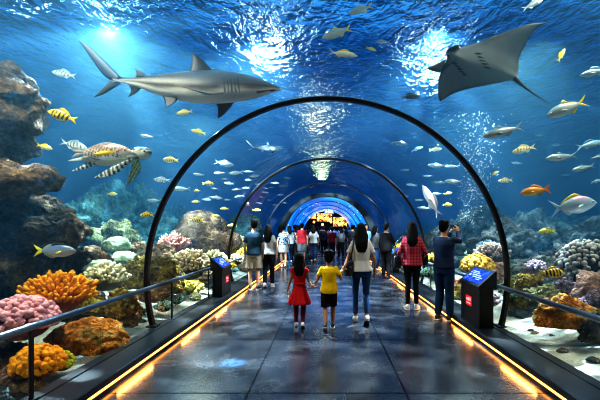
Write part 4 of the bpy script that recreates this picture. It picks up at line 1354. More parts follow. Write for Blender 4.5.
coral(coral_brain(18, (m(13, Y), m(13, Y), m(9, Y)), (0.26, 0.34, 0.22), (0.62, 0.74, 0.52), 7), 124, 260, Y, 'pale green dome coral, lower of two behind the cream branching coral', 'dome_coral')
Y = 7.3
coral(coral_brain(19, (m(16, Y), m(15, Y), m(8, Y)), (0.34, 0.36, 0.26), (0.70, 0.72, 0.55), 8), 98, 267, Y, 'pale flat dome coral behind the cream branching coral', 'dome_coral')
Y = 10.4
coral(coral_branch(20, m(17, Y), 1.0, 26, (0.55, 0.12, 0.10), (0.98, 0.46, 0.38), m(1.5, Y), 3), 174, 249, Y, 'salmon-pink branching coral on the left, behind the front arch', 'branching_coral')
Y = 10.2
rock(146, 244, 176, 268, 9.3, R_BROWN, 'brown knobbly rock under the salmon-pink branching coral', 22, lump=0.25)
Y = 9.0
coral(coral_fingers(22, (m(20, Y), m(19, Y), m(17, Y)), 280, m(8, Y), m(1.35, Y), (0.24, 0.16, 0.08), (0.66, 0.52, 0.33), 0.35, 1.1), 190, 268, Y, 'tan branching coral just left of the left kiosk', 'finger_coral')
outcrop('coral_mound', [(204, 229, 24, 20, 0), (198, 243, 30, 18, -.3), (215, 244, 24, 16, 0), (190, 232, 14, 12, -.2)], 13.4, R_PINN, 'tall rounded brown reef mound left of the tunnel, behind the left kiosk', 5, vox=0.06, amp=0.11, stretch=1.0)
Y = 7.3
for k, (x, y, rr, lab) in enumerate(((164, 304, 9, 'small teal coral on the sand left of the rail post, nearer one'), (177, 297, 8, 'small teal coral on the sand behind the rail post, farther one'))):
    coral(coral_fingers(30 + k, (m(rr, Y), m(rr, Y), m(rr * .6, Y)), 70, m(4, Y), m(1.1, Y), (0.05, 0.13, 0.11), (0.22, 0.40, 0.34), 0.4, 1.0), x, y + 4, Y + k * .6, lab, 'finger_coral')
rock(-22, 340, 30, 384, 4.7, R_DARK, 'dark rock at the lower left edge behind the orange round coral', 31, lump=0.15)
rock(-4, 368, 18, 386, 4.15, R_PINK, 'small pinkish rock at the lower left corner', 32, lump=0.2)
rock(12, 378, 42, 392, 4.1, R_BROWN, 'small brown rock low in the left corner under the orange round coral', 33, lump=0.2)
rock(60, 296, 88, 326, 5.9, R_DARK, 'dark rock in the gap behind the rust-orange boulder', 34, lump=0.2)
# behind the left kiosk and along to the second arch
spots = [(214, 262, 13, 11.0, 'cream'), (238, 247, 12, 14.4, 'cream'), (246, 256, 9, 12.2, 'gold'), (225, 268, 10, 10.6, 'gold'), (236, 261, 8, 11.5, 'tan'), (205, 278, 9, 9.8, 'tan')]
names = ['pale cream coral right behind the left kiosk', 'cream-yellow coral beside the left couple, under the second arch', 'golden coral low beside the left couple', 'golden coral above the rail just right of the left kiosk',
         'tan coral between the left kiosk and the couple', 'tan coral clump above the rail, left of the left kiosk']
PAL = {'cream': ((0.34, 0.30, 0.14), (0.88, 0.82, 0.52)), 'gold': ((0.36, 0.24, 0.02), (0.86, 0.66, 0.12)), 'tan': ((0.25, 0.17, 0.09), (0.66, 0.52, 0.34)), 'rust': ((0.25, 0.09, 0.04), (0.66, 0.32, 0.16)), 'mauve': ((0.18, 0.11, 0.15), (0.50, 0.36, 0.42)), 'teal': ((0.06, 0.14, 0.12), (0.26, 0.44, 0.36))}
for k, ((x, y, r_, Y, pal), lab) in enumerate(zip(spots, names)):
    coral(coral_fingers(40 + k, (m(r_, Y), m(r_, Y), m(r_ * .75, Y)), 110, m(r_ * 0.42, Y), m(r_ * 0.11, Y), *PAL[pal], 0.35, 1.15), x, y, Y, lab, 'finger_coral')
# far reef in the haze on the left
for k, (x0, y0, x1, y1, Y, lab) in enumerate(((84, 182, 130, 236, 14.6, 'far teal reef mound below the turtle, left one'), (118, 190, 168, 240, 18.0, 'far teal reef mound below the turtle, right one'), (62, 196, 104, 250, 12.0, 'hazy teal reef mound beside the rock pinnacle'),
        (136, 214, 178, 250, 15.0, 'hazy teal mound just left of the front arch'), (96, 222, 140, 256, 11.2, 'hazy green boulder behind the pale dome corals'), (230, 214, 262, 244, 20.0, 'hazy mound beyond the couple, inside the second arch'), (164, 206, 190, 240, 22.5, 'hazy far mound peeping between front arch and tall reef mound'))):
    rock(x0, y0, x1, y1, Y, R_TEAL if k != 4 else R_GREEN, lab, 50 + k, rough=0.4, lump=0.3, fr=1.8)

# ======================= right side
Y = 8.2
coral(coral_balls(60, (m(15, Y), m(14, Y), m(10, Y)), 190, m(1.9, Y), (0.36, 0.20, 0.02), (0.86, 0.55, 0.10)), 477, 266, Y, 'yellow bushy coral behind the right kiosk', 'polyp_coral')
Y = 10.0
coral(coral_fingers(61, (m(17, Y), m(16, Y), m(12, Y)), 180, m(7, Y), m(1.1, Y), (0.12, 0.07, 0.06), (0.48, 0.34, 0.28), 0.4, 1.0), 492, 257, Y, 'brownish mauve branching coral behind the yellow bushy coral', 'finger_coral')
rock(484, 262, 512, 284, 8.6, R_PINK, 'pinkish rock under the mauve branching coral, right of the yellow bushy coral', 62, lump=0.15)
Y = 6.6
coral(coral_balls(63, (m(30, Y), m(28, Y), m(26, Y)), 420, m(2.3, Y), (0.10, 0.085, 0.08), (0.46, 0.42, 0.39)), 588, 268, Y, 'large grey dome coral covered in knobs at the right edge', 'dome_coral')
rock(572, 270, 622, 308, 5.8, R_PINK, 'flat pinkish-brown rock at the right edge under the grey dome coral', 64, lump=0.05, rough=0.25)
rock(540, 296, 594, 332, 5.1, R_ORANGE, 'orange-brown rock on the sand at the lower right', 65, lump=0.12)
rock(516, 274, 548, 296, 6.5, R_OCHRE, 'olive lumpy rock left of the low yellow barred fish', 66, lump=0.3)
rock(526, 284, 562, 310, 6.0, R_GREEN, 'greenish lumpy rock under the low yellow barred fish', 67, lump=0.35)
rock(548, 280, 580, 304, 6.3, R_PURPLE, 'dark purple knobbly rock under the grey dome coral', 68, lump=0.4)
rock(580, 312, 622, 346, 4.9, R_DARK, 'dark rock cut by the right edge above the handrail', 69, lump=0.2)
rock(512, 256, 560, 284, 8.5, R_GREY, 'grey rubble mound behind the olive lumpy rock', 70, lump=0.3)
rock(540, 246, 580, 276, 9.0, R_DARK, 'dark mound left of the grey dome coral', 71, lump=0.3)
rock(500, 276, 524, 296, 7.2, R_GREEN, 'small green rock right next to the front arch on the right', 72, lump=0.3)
for k, (x0, y0, x1, y1, Y, lab) in enumerate(((452, 208, 512, 254, 17.0, 'dark hazy reef ridge behind the man taking a photo'), (500, 212, 556, 256, 14.2, 'dark hazy reef ridge right of the front arch'), (476, 224, 536, 262, 11.6, 'dark reef mound just behind the mauve branching coral'),
        (556, 222, 610, 262, 12.6, 'dark hazy reef ridge at the right edge behind the grey dome coral'), (424, 226, 462, 260, 14.0, 'dark mound behind the plaid-shirt woman'))):
    rock(x0, y0, x1, y1, Y, R_DARK, lab, 80 + k, rough=0.42, lump=0.3, fr=1.8)
Y = 9.5
coral(coral_branch(86, m(13, Y), 1.0, 16, (0.10, 0.16, 0.22), (0.30, 0.46, 0.58), m(0.9, Y), 3), 487, 250, 11.0, 'bluish branching coral above the mauve coral', 'branching_coral')
for k, (x, y, r_, Y, pal, lab) in enumerate(((431, 260, 7, 10.0, 'gold', 'yellow coral between the plaid-shirt woman and the photographer'), (402, 250, 8, 14.0, 'gold', 'golden coral left of the plaid-shirt woman, beyond the rail'), (428, 274, 7, 10.0, 'teal', 'small teal coral low between plaid-shirt woman and photographer'),
        (512, 296, 8, 6.6, 'teal', 'small teal coral on the sand just right of the front arch'), (566, 286, 9, 6.6, 'rust', 'rusty coral under the grey dome coral'), (536, 268, 9, 7.8, 'mauve', 'mauve coral in front of the grey rubble mound'), (590, 304, 9, 5.6, 'mauve', 'mauve coral at the right edge over the dark rock'))):
    coral(coral_fingers(90 + k, (m(r_, Y), m(r_, Y), m(r_ * .7, Y)), 90, m(r_ * 0.45, Y), m(r_ * 0.12, Y), *PAL[pal], 0.35, 1.1), x, y, Y, lab, 'finger_coral')
for k, (x0, y0, x1, y1, Y, mt, lab) in enumerate(((508, 290, 534, 310, 6.6, R_OCHRE, 'olive-brown rock on the sand edge right beside the front arch'), (536, 300, 556, 318, 5.7, R_BROWN, 'brown rock left of the orange-brown rock by the right rail'),
        (556, 262, 578, 282, 7.6, R_BROWN, 'brown rock between the purple rock and the grey dome coral'), (524, 262, 546, 280, 8.0, R_PINK, 'pinkish boulder in front of the grey rubble mound'), (498, 266, 520, 284, 8.8, R_BROWN, 'brown boulder right of the pinkish rock behind the front arch'),
        (586, 290, 612, 314, 5.5, R_PURPLE, 'purple-brown rock at the right edge above the rail'), (564, 292, 586, 308, 5.9, R_GREEN, 'greenish rock behind the orange-brown rock'))):
    rock(x0, y0, x1, y1, Y, mt, lab, 160 + k, lump=0.3)
for k, (x0, y0, x1, y1, Y, mt, lab) in enumerate(((84, 296, 112, 318, 6.2, R_OCHRE, 'ochre rock between the cream branching coral and the rust-orange boulder'), (140, 282, 166, 304, 7.4, R_BROWN, 'brown rock on the sand just left of the front arch foot'),
        (150, 274, 182, 296, 8.3, R_BROWN, 'brown rock behind the teal corals at the rail post'), (84, 252, 112, 274, 8.0, R_BROWN, 'brown rock beside the pale flat dome coral'), (-10, 352, 22, 376, 4.5, R_PINN, 'brown rock under the pink knobbly coral'), (128, 242, 152, 262, 10.0, R_BROWN, 'hazy brown rock right of the pale green dome corals'))):
    rock(x0, y0, x1, y1, Y, mt, lab, 180 + k, lump=0.3)
# stones lying on the sand
def on_bed(px, py):
    """where that sight line meets the sea bed"""
    Y = 3.0
    while Y < 30:
        p = at(px, py, Y)
        if abs(p.x) > PL_OUT and p.z <= bed_z(p.x, p.y): return p
        Y += 0.03
    return p
for k, (px, py, r_, lab) in enumerate(((531, 331, 4.5, 'small dark stone on the white sand, farther of two by the right rail'), (535, 334, 5.5, 'small dark stone on the white sand, nearer of two by the right rail'), (563, 352, 8, 'brown stone lying on the sand under the right rail'),
        (593, 361, 9, 'dark stone on the sand at the lower right edge'), (523, 318, 4, 'tiny grey stone on the sand beside the front arch foot'), (552, 336, 4, 'tiny grey stone on the sand left of the orange-brown rock'),
        (142, 322, 6, 'small grey stone on the sand beside the left foot of the front arch'), (70, 384, 6, 'small pale stone on the sand at the lower left, by the plinth'), (128, 336, 5, 'small stone on the sand right of the rust-orange boulder'))):
    p = on_bed(px, py)
    rr = r_ * 0.72 * p.y / FPX
    o = rock_me(100 + k, (rr, rr * 0.9, rr * 0.55), 0.3, sub=3).build('stone', (R_DARK, R_BROWN, R_GREY)[k % 3])
    o.location = (p.x, p.y, p.z + rr * 0.1)
    tag(o, lab, 'stone')
# encrusted rubble lining both sides further on
random.seed(77)
protos = [rock_me(120 + k, (1, 0.9, 0.75), 0.4, sub=4, lump=0.35, fr=1.6).mesh('rubble', [R_BROWN, R_GREY, R_OCHRE, R_PURPLE, R_GREEN, R_DARK][k]) for k in range(6)]
cprot = [coral_fingers(140 + k, (0.75, 0.75, 0.55), 90, 0.42, 0.11, *PAL[p_], 0.35, 1.15).mesh('small_coral', M_CORAL, recalc=False) for k, p_ in enumerate(('cream', 'gold', 'tan', 'rust', 'mauve', 'teal'))]
bpy.context.view_layer.update()
TAKEN = []
for q in list(col.objects):
    if q.get('category') in ('rock', 'coral') and q.type == 'MESH':
        P8 = [q.matrix_world @ Vector(c) for c in q.bound_box]
        lo = [min(p[i] for p in P8) for i in range(3)]; hi = [max(p[i] for p in P8) for i in range(3)]
        TAKEN.append((lo, hi))
def free(x, y, z, r):
    return not any(lo[0] - r < x < hi[0] + r and lo[1] - r < y < hi[1] + r and lo[2] - r < z < hi[2] + r for lo, hi in TAKEN)
for sgn, side in ((-1, 'left'), (1, 'right')):
    for k in range(120):
        y = 5.0 + 15.5 * (k / 120) + random.uniform(-.3, .3)
        ax = 3.25 + abs(random.gauss(0, 1)) * 1.5 + (0.5 if y < 7 else 0)
        if y < 7.6 and ax < 4.0: continue
        r_ = random.uniform(0.16, 0.42)
        live = k % 5 in (1, 3)
        zz = bed_z(sgn * ax, y) + r_ * 0.18
        if not free(sgn * ax, y, zz, r_ * 1.05): continue
        TAKEN.append(((sgn * ax - r_, y - r_, zz - r_), (sgn * ax + r_, y + r_, zz + r_)))
        o = bpy.data.objects.new('small_coral' if live else 'rubble_rock', random.choice(cprot if live else protos))
        col.objects.link(o)
        o.location = (sgn * ax, y, bed_z(sgn * ax, y) + r_ * 0.18)
        o.scale = (r_, r_, r_ * random.uniform(0.8, 1.1)); o.rotation_euler = (0, 0, random.uniform(0, 6.28))
        tag(o, ('small coral head among the reef rubble along the %s side of the tunnel' if live else 'encrusted rubble rock on the reef along the %s side of the tunnel') % side, 'coral' if live else 'rock',
            ('coral heads in the %s rubble' if live else 'rubble rocks on the %s reef') % side)

# rising air bubbles, right of the tunnel
random.seed(5)
t = NT('bubbles')
t.bsdf(**{'Base Color': (0.85, 0.95, 1.0), 'Roughness': 0.08, 'Emission Color': (0.55, 0.8, 1.0), 'Emission Strength': 0.12, 'Specular IOR Level': 1.0})  # faint glow added to the bubbles through emission
mb = MB()
for k in range(760):
    v = random.random()
    px = 472 + random.gauss(0, 5 + 9 * (1 - v)) + 8 * math.sin(v * 4)
    py = 112 + v * 112
    p = at(px, py, 9.5 + random.uniform(-.5, .5))
    mb.ball(p, random.choice((0.005, 0.006, 0.008, 0.010, 0.014)) * (1.25 - 0.5 * v), 1)
tag(mb.build('bubbles', t.m, recalc=False), 'loose column of tiny rising air bubbles right of the front arch', 'bubbles', kind='stuff')
# ------------------------------------------------------------------ people
def m_cloth(name, c, var=0.18, rough=0.85):
    return m_plain(name, c, rough, spec=0.2, var=var, scale=14, bump=0.25, bscale=9)
SKIN = m_plain('skin', (0.40, 0.215, 0.14), 0.5, spec=0.35, var=0.08, scale=10)
SKIN2 = m_plain('skin_light', (0.52, 0.31, 0.215), 0.5, spec=0.35, var=0.08, scale=10)
t = NT('hair_black')
wv = t.n('ShaderNodeTexWave', Scale=30.0, Distortion=3.0, Detail=2.0)
t.link(t.n('ShaderNodeMapping', Vector=t.coord(), Scale=(1, 1, 0.12)).outputs[0], wv.inputs['Vector'])
t.bsdf(**{'Base Color': t.mix(wv.outputs[1], (0.004, 0.0035, 0.004), (0.012, 0.0095, 0.009)), 'Roughness': 0.62, 'Specular IOR Level': 0.12, 'Normal': t.bump(wv.outputs[1], 0.35, 0.006)})
HAIR = t.m
C_WHITE = m_cloth('cloth_white', (0.66, 0.65, 0.68)); C_GREYW = m_cloth('cloth_pale_grey', (0.50, 0.50, 0.54))
C_NAVY = m_cloth('cloth_navy', (0.014, 0.025, 0.06)); C_DENIM = m_cloth('denim', (0.022, 0.075, 0.20), 0.35); C_DDENIM = m_cloth('dark_denim', (0.018, 0.05, 0.125), 0.35)
C_BLACK = m_cloth('cloth_black', (0.010, 0.010, 0.013)); C_RED = m_cloth('cloth_crimson', (0.34, 0.02, 0.035)); C_YEL = m_cloth('cloth_yellow', (0.80, 0.53, 0.01))
C_BEIGE = m_cloth('cloth_beige', (0.30, 0.25, 0.20)); C_SKYB = m_cloth('cloth_sky_blue', (0.25, 0.45, 0.68)); C_TEALD = m_cloth('cloth_dark_teal', (0.012, 0.035, 0.06))
C_TIGHT = m_cloth('tights_plum', (0.16, 0.03, 0.055)); C_GREY = m_cloth('cloth_grey', (0.12, 0.12, 0.14))
SHOE_W = m_plain('shoe_white', (0.66, 0.66, 0.68), 0.5, var=0.1); SHOE_B = m_plain('shoe_black', (0.015, 0.015, 0.018), 0.5); SOLE = m_plain('sole_white', (0.7, 0.7, 0.7), 0.6, var=0.1)
EYEW = m_plain('eye_white', (0.75, 0.75, 0.75), 0.3, var=0.02); EYED = m_plain('iris_dark', (0.02, 0.012, 0.01), 0.2); LIP = m_plain('lips', (0.38, 0.13, 0.11), 0.5)

def m_pattern(name, kind, a, b, c=None):
    t = NT(name)
    co = t.coord()
    if kind == 'plaid':
        sp = t.n('ShaderNodeSeparateXYZ', Vector=co)
        f = lambda s, k, w_: t.math('LESS_THAN', t.math('FRACT', t.math('MULTIPLY', sp.outputs[s], k * 1.5)), w_)
        cc = t.mix(t.math('MULTIPLY', f(2, 11.0, 0.45), 0.6), a, b)
        cc = t.mix(t.math('MULTIPLY', f(0, 12.0, 0.45), 0.6), cc, b)
        cc = t.mix(t.math('MAXIMUM', f(2, 11.0, 0.10), f(0, 12.0, 0.10)), cc, c)
    elif kind == 'dots':
        cc = t.mix(t.math('LESS_THAN', t.voro(26, co), 0.22), a, b)
    elif kind == 'lace':
        cc = t.mix(t.math('LESS_THAN', t.voro(34, co), 0.3), a, b)
    else:
        cc = t.ramp(t.noise(16, 3, 0.6), [(0.42, a), (0.50, b), (0.58, c)])
    t.bsdf(**{'Base Color': cc, 'Roughness': 0.85, 'Normal': t.bump(t.noise(9, 4), 0.25, 0.01), 'Specular IOR Level': 0.2})
    return t.m
C_PLAID = m_pattern('cloth_plaid', 'plaid', (0.40, 0.03, 0.055), (0.10, 0.010, 0.025), (0.42, 0.10, 0.13))
C_REDDOT = m_pattern('cloth_red_dotted', 'dots', (0.50, 0.008, 0.018), (0.72, 0.12, 0.12))
C_PRINT = m_pattern('cloth_blue_print', 'print', (0.02, 0.035, 0.09), (0.10, 0.17, 0.28), (0.55, 0.62, 0.70))
C_LACE = m_pattern('cloth_white_lace', 'lace', (0.62, 0.62, 0.64), (0.30, 0.30, 0.33))

V = Vector
def limb(mb, pts, rr, n=12, ends=True):
    mb.tube(pts, rr, n)
    if ends:
        for p, r_ in zip(pts, rr): mb.ball(p, r_, 2)
def cone(mb, pts, rr, n=14, flat=1.0):
    mb.tube(pts, rr, n, flat=flat)
    for p, r_ in list(zip(pts, rr))[1:-1]: mb.ball(p, r_, 2)
def oval(z, rx, ry, cx=0.0, cy=0.0, n=24):
    return [V((cx + rx * math.cos(2 * PI * j / n), cy + ry * math.sin(2 * PI * j / n), z)) for j in range(n)]
def append(o, mb):
    """join further geometry into the same mesh"""
    bm = bmesh.new(); bm.from_mesh(o.data)
    extra = mb.mesh('x', [])
    bm.from_mesh(extra); bm.to_mesh(o.data); bm.free()
    bpy.data.meshes.remove(extra)
    o.data.polygons.foreach_set('use_smooth', [True] * len(o.data.polygons))


def hand(mb, wrist, d, palm, thumb, curl=0.5, s=1.0):
    """d: fingers' direction, palm: palm normal, thumb: side the thumb leaves from; five bent fingers of unequal length"""
    d = V(d).normalized(); palm = (V(palm) - d * V(palm).dot(d)).normalized()
    th = palm.cross(d)
    if th.dot(V(thumb)) < 0: th = -th
    w_ = V(wrist)
    R = Matrix((th, d, palm)).transposed()
    mb.ball(w_ + d * 0.045 * s, (0.040 * s, 0.055 * s, 0.017 * s), 2, rot=R.to_quaternion())
    for k, (off, L) in enumerate(((0.028, 0.068), (0.010, 0.078), (-0.009, 0.072), (-0.027, 0.056))):
        p = w_ + d * 0.088 * s + th * off * s
        pts = [p - d * 0.01 * s]
        ang = curl * 0.5
        dirn = d
        for seg, f in enumerate((0.45, 0.30, 0.25)):
            dirn = (d * math.cos(ang) + palm * math.sin(ang))
            pts.append(pts[-1] + dirn * (L * f + (0.01 if seg == 0 else 0)) * s)
            ang += curl * 0.75
        mb.tube(pts, [0.0095 * s, 0.009 * s, 0.0082 * s, 0.006 * s], 7)
    p = w_ + d * 0.03 * s + th * 0.030 * s
    mb.tube([p, p + (d * 0.5 + th * 0.75 + palm * 0.3) * 0.035 * s, p + (d * 0.9 + th * 0.75 + palm * (0.4 + 0.4 * curl)) * 0.055 * s], [0.012 * s, 0.010 * s, 0.007 * s], 7)


def person(label, X, Y, H, rz=0.0, skin=None, fem=False, head=1.0, pose=None, top=None, sleeve=0.5, hem=0.92, top_fit=1.0, bottom=None, blen=0.09, bfit=1.0, dress=None,
           hair='short', shoes=None, sole=None, group=None, vox=0.013, near=True, z0=0.0, headturn=0.0, clip=False, hips=1.0, slim=1.0):
    skin = skin or SKIN
    shoes = shoes or SHOE_B
    k = H / 1.70
    root = empty('person', (X, Y, z0), rz)
    root.scale = (k, k, k)
    tag(root, label, 'person', group)
    sw = 0.155 if fem else 0.178           # shoulder half width
    J = {}
    for s, n_ in ((-1, 'L'), (1, 'R')):
        J['hip' + n_] = V((s * 0.088, 0, 0.90)); J['knee' + n_] = V((s * 0.092, 0.02, 0.49)); J['ank' + n_] = V((s * 0.095, -0.01, 0.085)); J['toe' + n_] = V((0.02 * s, 1, -0.0))
        J['sho' + n_] = V((s * sw, 0, 1.385)); J['elb' + n_] = V((s * (sw + 0.055), -0.02, 1.10)); J['wri' + n_] = V((s * (sw + 0.065), 0.04, 0.86))
        J['hd' + n_] = V((0, 0.08, -1)); J['palm' + n_] = V((-s, 0, 0)); J['thumb' + n_] = V((0, 1, 0)); J['curl' + n_] = 0.55
    if pose:
        for a, b in pose.items(): J[a] = V(b) if not isinstance(b, (int, float)) else b
    hz = 1.50 + 0.10 * head
    g = 1.0 if not fem else 0.9
    # --- body: one continuous skin
    mb = MB()
    wa = 0.125 if fem else 0.14
    tors = [(0.80, .135, .10), (0.90, .165 * hips, .118), (0.99, .150, .105), (1.08, wa, .095), (1.20, .145, .108), (1.31, sw * .98, .108), (1.385, sw * 0.86, .085), (1.43, .085, .065)]
    mb.loft([oval(z, a, b) for z, a, b in tors])
    limb(mb, [V((0, -0.005, 1.40)), V((0, 0.01, 1.52))], [0.056 * g, 0.052 * g])
    R = Matrix.Rotation(headturn, 3, 'Z')
    hc = V((0, 0.015, hz))
    hb = lambda p, r_, sub=3: mb.ball(hc + R @ V(p) * head, tuple(x * head for x in r_), sub)
    hb((0, -0.008, 0.022), (0.074, 0.090, 0.090)); hb((0, 0.022, -0.045), (0.056, 0.064, 0.062)); hb((0, 0.045, -0.075), (0.033, 0.034, 0.026), 2)
    if near:
        mb.tube([hc + R @ V((0, 0.082, 0.018)) * head, hc + R @ V((0, 0.098, -0.012)) * head, hc + R @ V((0, 0.102, -0.028)) * head, hc + R @ V((0, 0.085, -0.034)) * head], [0.009 * head, 0.012 * head, 0.016 * head, 0.011 * head], 8)
    for s in (-1, 1): hb((s * 0.074, -0.002, -0.005), (0.011, 0.020, 0.030), 2)
    for s, n_ in ((-1, 'L'), (1, 'R')):
        limb(mb, [J['sho' + n_] + V((-s * 0.03, 0, 0)), J['elb' + n_], J['wri' + n_]], [0.050 * g, 0.038 * g, 0.026 * g])
        limb(mb, [J['hip' + n_], J['hip' + n_].lerp(J['knee' + n_], 0.5), J['knee' + n_], J['knee' + n_].lerp(J['ank' + n_], 0.35), J['ank' + n_]], [0.088, 0.074 * slim, 0.055 * slim, 0.054 * slim, 0.036])
    body = voxel(mb, 'body', skin, vox, 4, root)
    hm = MB()
    for s, n_ in ((-1, 'L'), (1, 'R')):
        hand(hm, J['wri' + n_], J['hd' + n_], J['palm' + n_], J['thumb' + n_], J['curl' + n_], 0.95 * (head if head > 1.1 else 1.0) * (0.94 if fem else 1.0))
    append(body, hm)
    # --- face
    if near:
        for s in (-1, 1):
            p = hc + R @ V((s * 0.030, 0.078, 0.018)) * head
            e_ = MB().ball(p, 0.0115 * head, 2).build('eye', EYEW, root)
            MB().ball(p + R @ V((0, 0.008, 0)) * head, 0.0062 * head, 2).build('iris', EYED, e_)
        p = hc + R @ V((0, 0.078, -0.058)) * head
        MB().ball(p, (0.024 * head, 0.012 * head, 0.008 * head), 2, rot=Quaternion((0, 0, 1), headturn)).build('mouth', LIP, root)
    # --- hair
    mb = MB()
    hh = lambda p, r_, sub=3: mb.ball(hc + R @ V(p) * head, tuple(x * head for x in r_), sub)
    hh((0, -0.022, 0.040), (0.083, 0.092, 0.088))
    hh((0, -0.045, -0.010), (0.076, 0.062, 0.075))
    if hair == 'short':
        for q in range(9):
            a = q * 0.7
            hh((0.052 * math.cos(a), -0.02 + 0.052 * math.sin(a), 0.088 + 0.01 * math.sin(q * 2.1)), (0.038, 0.038, 0.034), 2)
        hh((0, -0.05, -0.045), (0.064, 0.048, 0.045), 2)
        for s in (-1, 1): hh((s * 0.066, -0.012, 0.02), (0.022, 0.05, 0.05), 2)
    if hair == 'bun': hh((0, -0.085, 0.085), (0.042, 0.042, 0.04))
    if hair in ('long', 'mid'):
        zb = {'long': 1.225, 'mid': 1.33}[hair] if head < 1.1 else {'long': 1.25, 'mid': 1.24}[hair]
        rr = []
        for q in range(9):
            f = q / 8
            z = lerp(hz + 0.03, zb, f)
            wd = lerp(0.085 * head, 0.105 if head < 1.1 else 0.125, min(1, f * 1.6)) * (1 - 0.35 * max(0, f - 0.75) / 0.25)
            rr.append(oval(z, wd, lerp(0.070 * head, 0.036, f), 0, lerp(-0.03, -0.118, min(1, f * 1.5)), 20))
        mb.loft(rr)
        for s in (-1, 1):
            mb.tube([hc + V((s * 0.07, -0.02, 0)) * head, V((s * 0.088 * head, -0.06, hz - 0.11)), V((s * 0.085, -0.10, zb + 0.06))], [0.026 * head, 0.034, 0.014], 8)
    if hair == 'ponytail':
        mb.tube([hc + V((0, -0.09, 0.05)), hc + V((0, -0.13, 0.0)), hc + V((0, -0.125, -0.12)), hc + V((0, -0.12, -0.2))], [0.025, 0.032, 0.028, 0.008], 10)
    ho = voxel(mb, 'hair', HAIR, vox, 2, root)
    if clip:
        MB().box(hc + V((0.02, -0.125, 0.075)) * 1.0, hc + V((0.05, -0.105, 0.10)) * 1.0, bev=0.004).build('hair_clip', SHOE_W, ho)
    # --- clothes
    if top is not None:
        e_ = 0.014 * top_fit
        mb = MB()
        lo = [(hem, interp([(a, b) for a, b, c in tors], hem) + e_ * 1.6, interp([(a, c) for a, b, c in tors], hem) + e_ * 1.8)]
        mb.loft([oval(z, a, b) for z, a, b in lo + [(z, a + e_ * (1.5 if z < 1.15 else 1.0), b + e_ * 1.4) for z, a, b in tors if z > hem + 0.03 and z < 1.42] + [(1.432, .074, .070)]])
        for s, n_ in ((-1, 'L'), (1, 'R')):
            A, B, W = J['sho' + n_], J['elb' + n_], J['wri' + n_]
            if sleeve > 0:
                mb.ball(A + V((-s * .025, 0, -.004)), 0.057 * g, 2)
                if sleeve <= 1: cone(mb, [A + V((-s * .03, 0, -.004)), A.lerp(B, sleeve)], [0.057 * g, 0.062 * g])
                else: cone(mb, [A + V((-s * .03, 0, 0)), B, B.lerp(W, sleeve - 1)], [0.058 * g, 0.050 * g, 0.042 * g])
        voxel(mb, 'shirt' if sleeve else 'vest', top, vox, 2, root)
    if dress is not None:
        mb = MB()
        mb.loft([oval(z, a, b, n=32) for z, a, b in ((0.575, .27, .235), (0.60, .265, .23), (0.72, .225, .19), (0.88, .175, .145), (0.98, .145, .115), (1.08, .138, .11), (1.2, .152, .118), (1.31, sw + .012, .118), (1.385, sw * .86 + .012, .092), (1.43, .08, .07))])
        for s, n_ in ((-1, 'L'), (1, 'R')):
            A, B = J['sho' + n_], J['elb' + n_]
            mb.ball(A + V((-s * .01, 0, 0)), 0.058, 2)
            cone(mb, [A, A.lerp(B, 0.28)], [0.058, 0.068])
        def fold(p, n):
            a = math.atan2(p.y, p.x); w_ = smooth(1.0, 0.55, p.z) if p.z < 1.0 else 0
            return p + n * (0.016 * math.sin(a * 11) * w_)
        voxel(mb, 'dress', dress, vox, 2, root, None, lambda p, n: p + n * (0.018 * math.sin(math.atan2(p.y, p.x) * 11) * (1 - smooth(0.55, 1.0, p.z))))
        # sash at the waist
        mb = MB(); mb.loft([oval(z, a, b, n=28) for z, a, b in ((1.035, .153, .128), (1.04, .157, .132), (1.065, .157, .132), (1.07, .153, .128))])
        mb.build('sash', dress, root)
    if bottom is not None:
        mb = MB()
        e_ = 0.012 * bfit
        mb.loft([oval(z, a + e_, b + e_) for z, a, b in ((0.80, .14, .105), (0.90, .166 * hips, .120), (0.99, .150, .105), (1.02, .145, .10))])
        for s, n_ in ((-1, 'L'), (1, 'R')):
            A, B, W = J['hip' + n_], J['knee' + n_], J['ank' + n_]
            M1 = A.lerp(B, 0.5)
            if blen < 0.49:
                f = (0.49 - blen) / 0.405
                cone(mb, [A, M1, B, B.lerp(W, 0.35 * min(1, f / 0.4)), B.lerp(W, f)], [0.092 + e_, (0.078 + e_) * slim, (0.059 + e_ * 1.2) * slim, (0.058 + e_ * 1.2) * slim, 0.041 + e_ * 1.5])
            else:
                f = (0.90 - blen) / 0.41
                cone(mb, [A, A.lerp(B, f * 0.5), A.lerp(B, f)], [0.093 + e_, 0.085 + e_ * 1.6, 0.076 + e_ * 2.2])
        voxel(mb, 'shorts' if blen > 0.4 else 'trousers', bottom, vox, 2, root)
    # --- shoes
    for s, n_ in ((-1, 'L'), (1, 'R')):
        A = J['ank' + n_]; td = J['toe' + n_].normalized()
        upv = V((0, 0, 1)) - td * td.z; upv.normalize()
        if abs(td.z) > 0.2: upv = V((0, -td.z, 0)) * -1 * (1 if td.z < 0 else -1) + V((0, 0, abs(td.y))); upv = (upv - td * upv.dot(td)).normalized()
        sd = td.cross(upv)
        def ring(u, wd, h, b): return [A + td * u + sd * (wd * math.cos(2 * PI * j / 14)) + upv * (max(b, b + h * (0.5 + 0.5 * math.sin(2 * PI * j / 14)))) for j in range(14)]
        sh = MB().loft([ring(-.062, .012, .03, -.06), ring(-.055, .034, .09, -.068), ring(-.02, .040, .115, -.07), ring(.02, .043, .10, -.07), ring(.08, .048, .066, -.07), ring(.13, .047, .05, -.07), ring(.165, .034, .036, -.069), ring(.182, .010, .02, -.064)]).build('shoe', shoes, root)
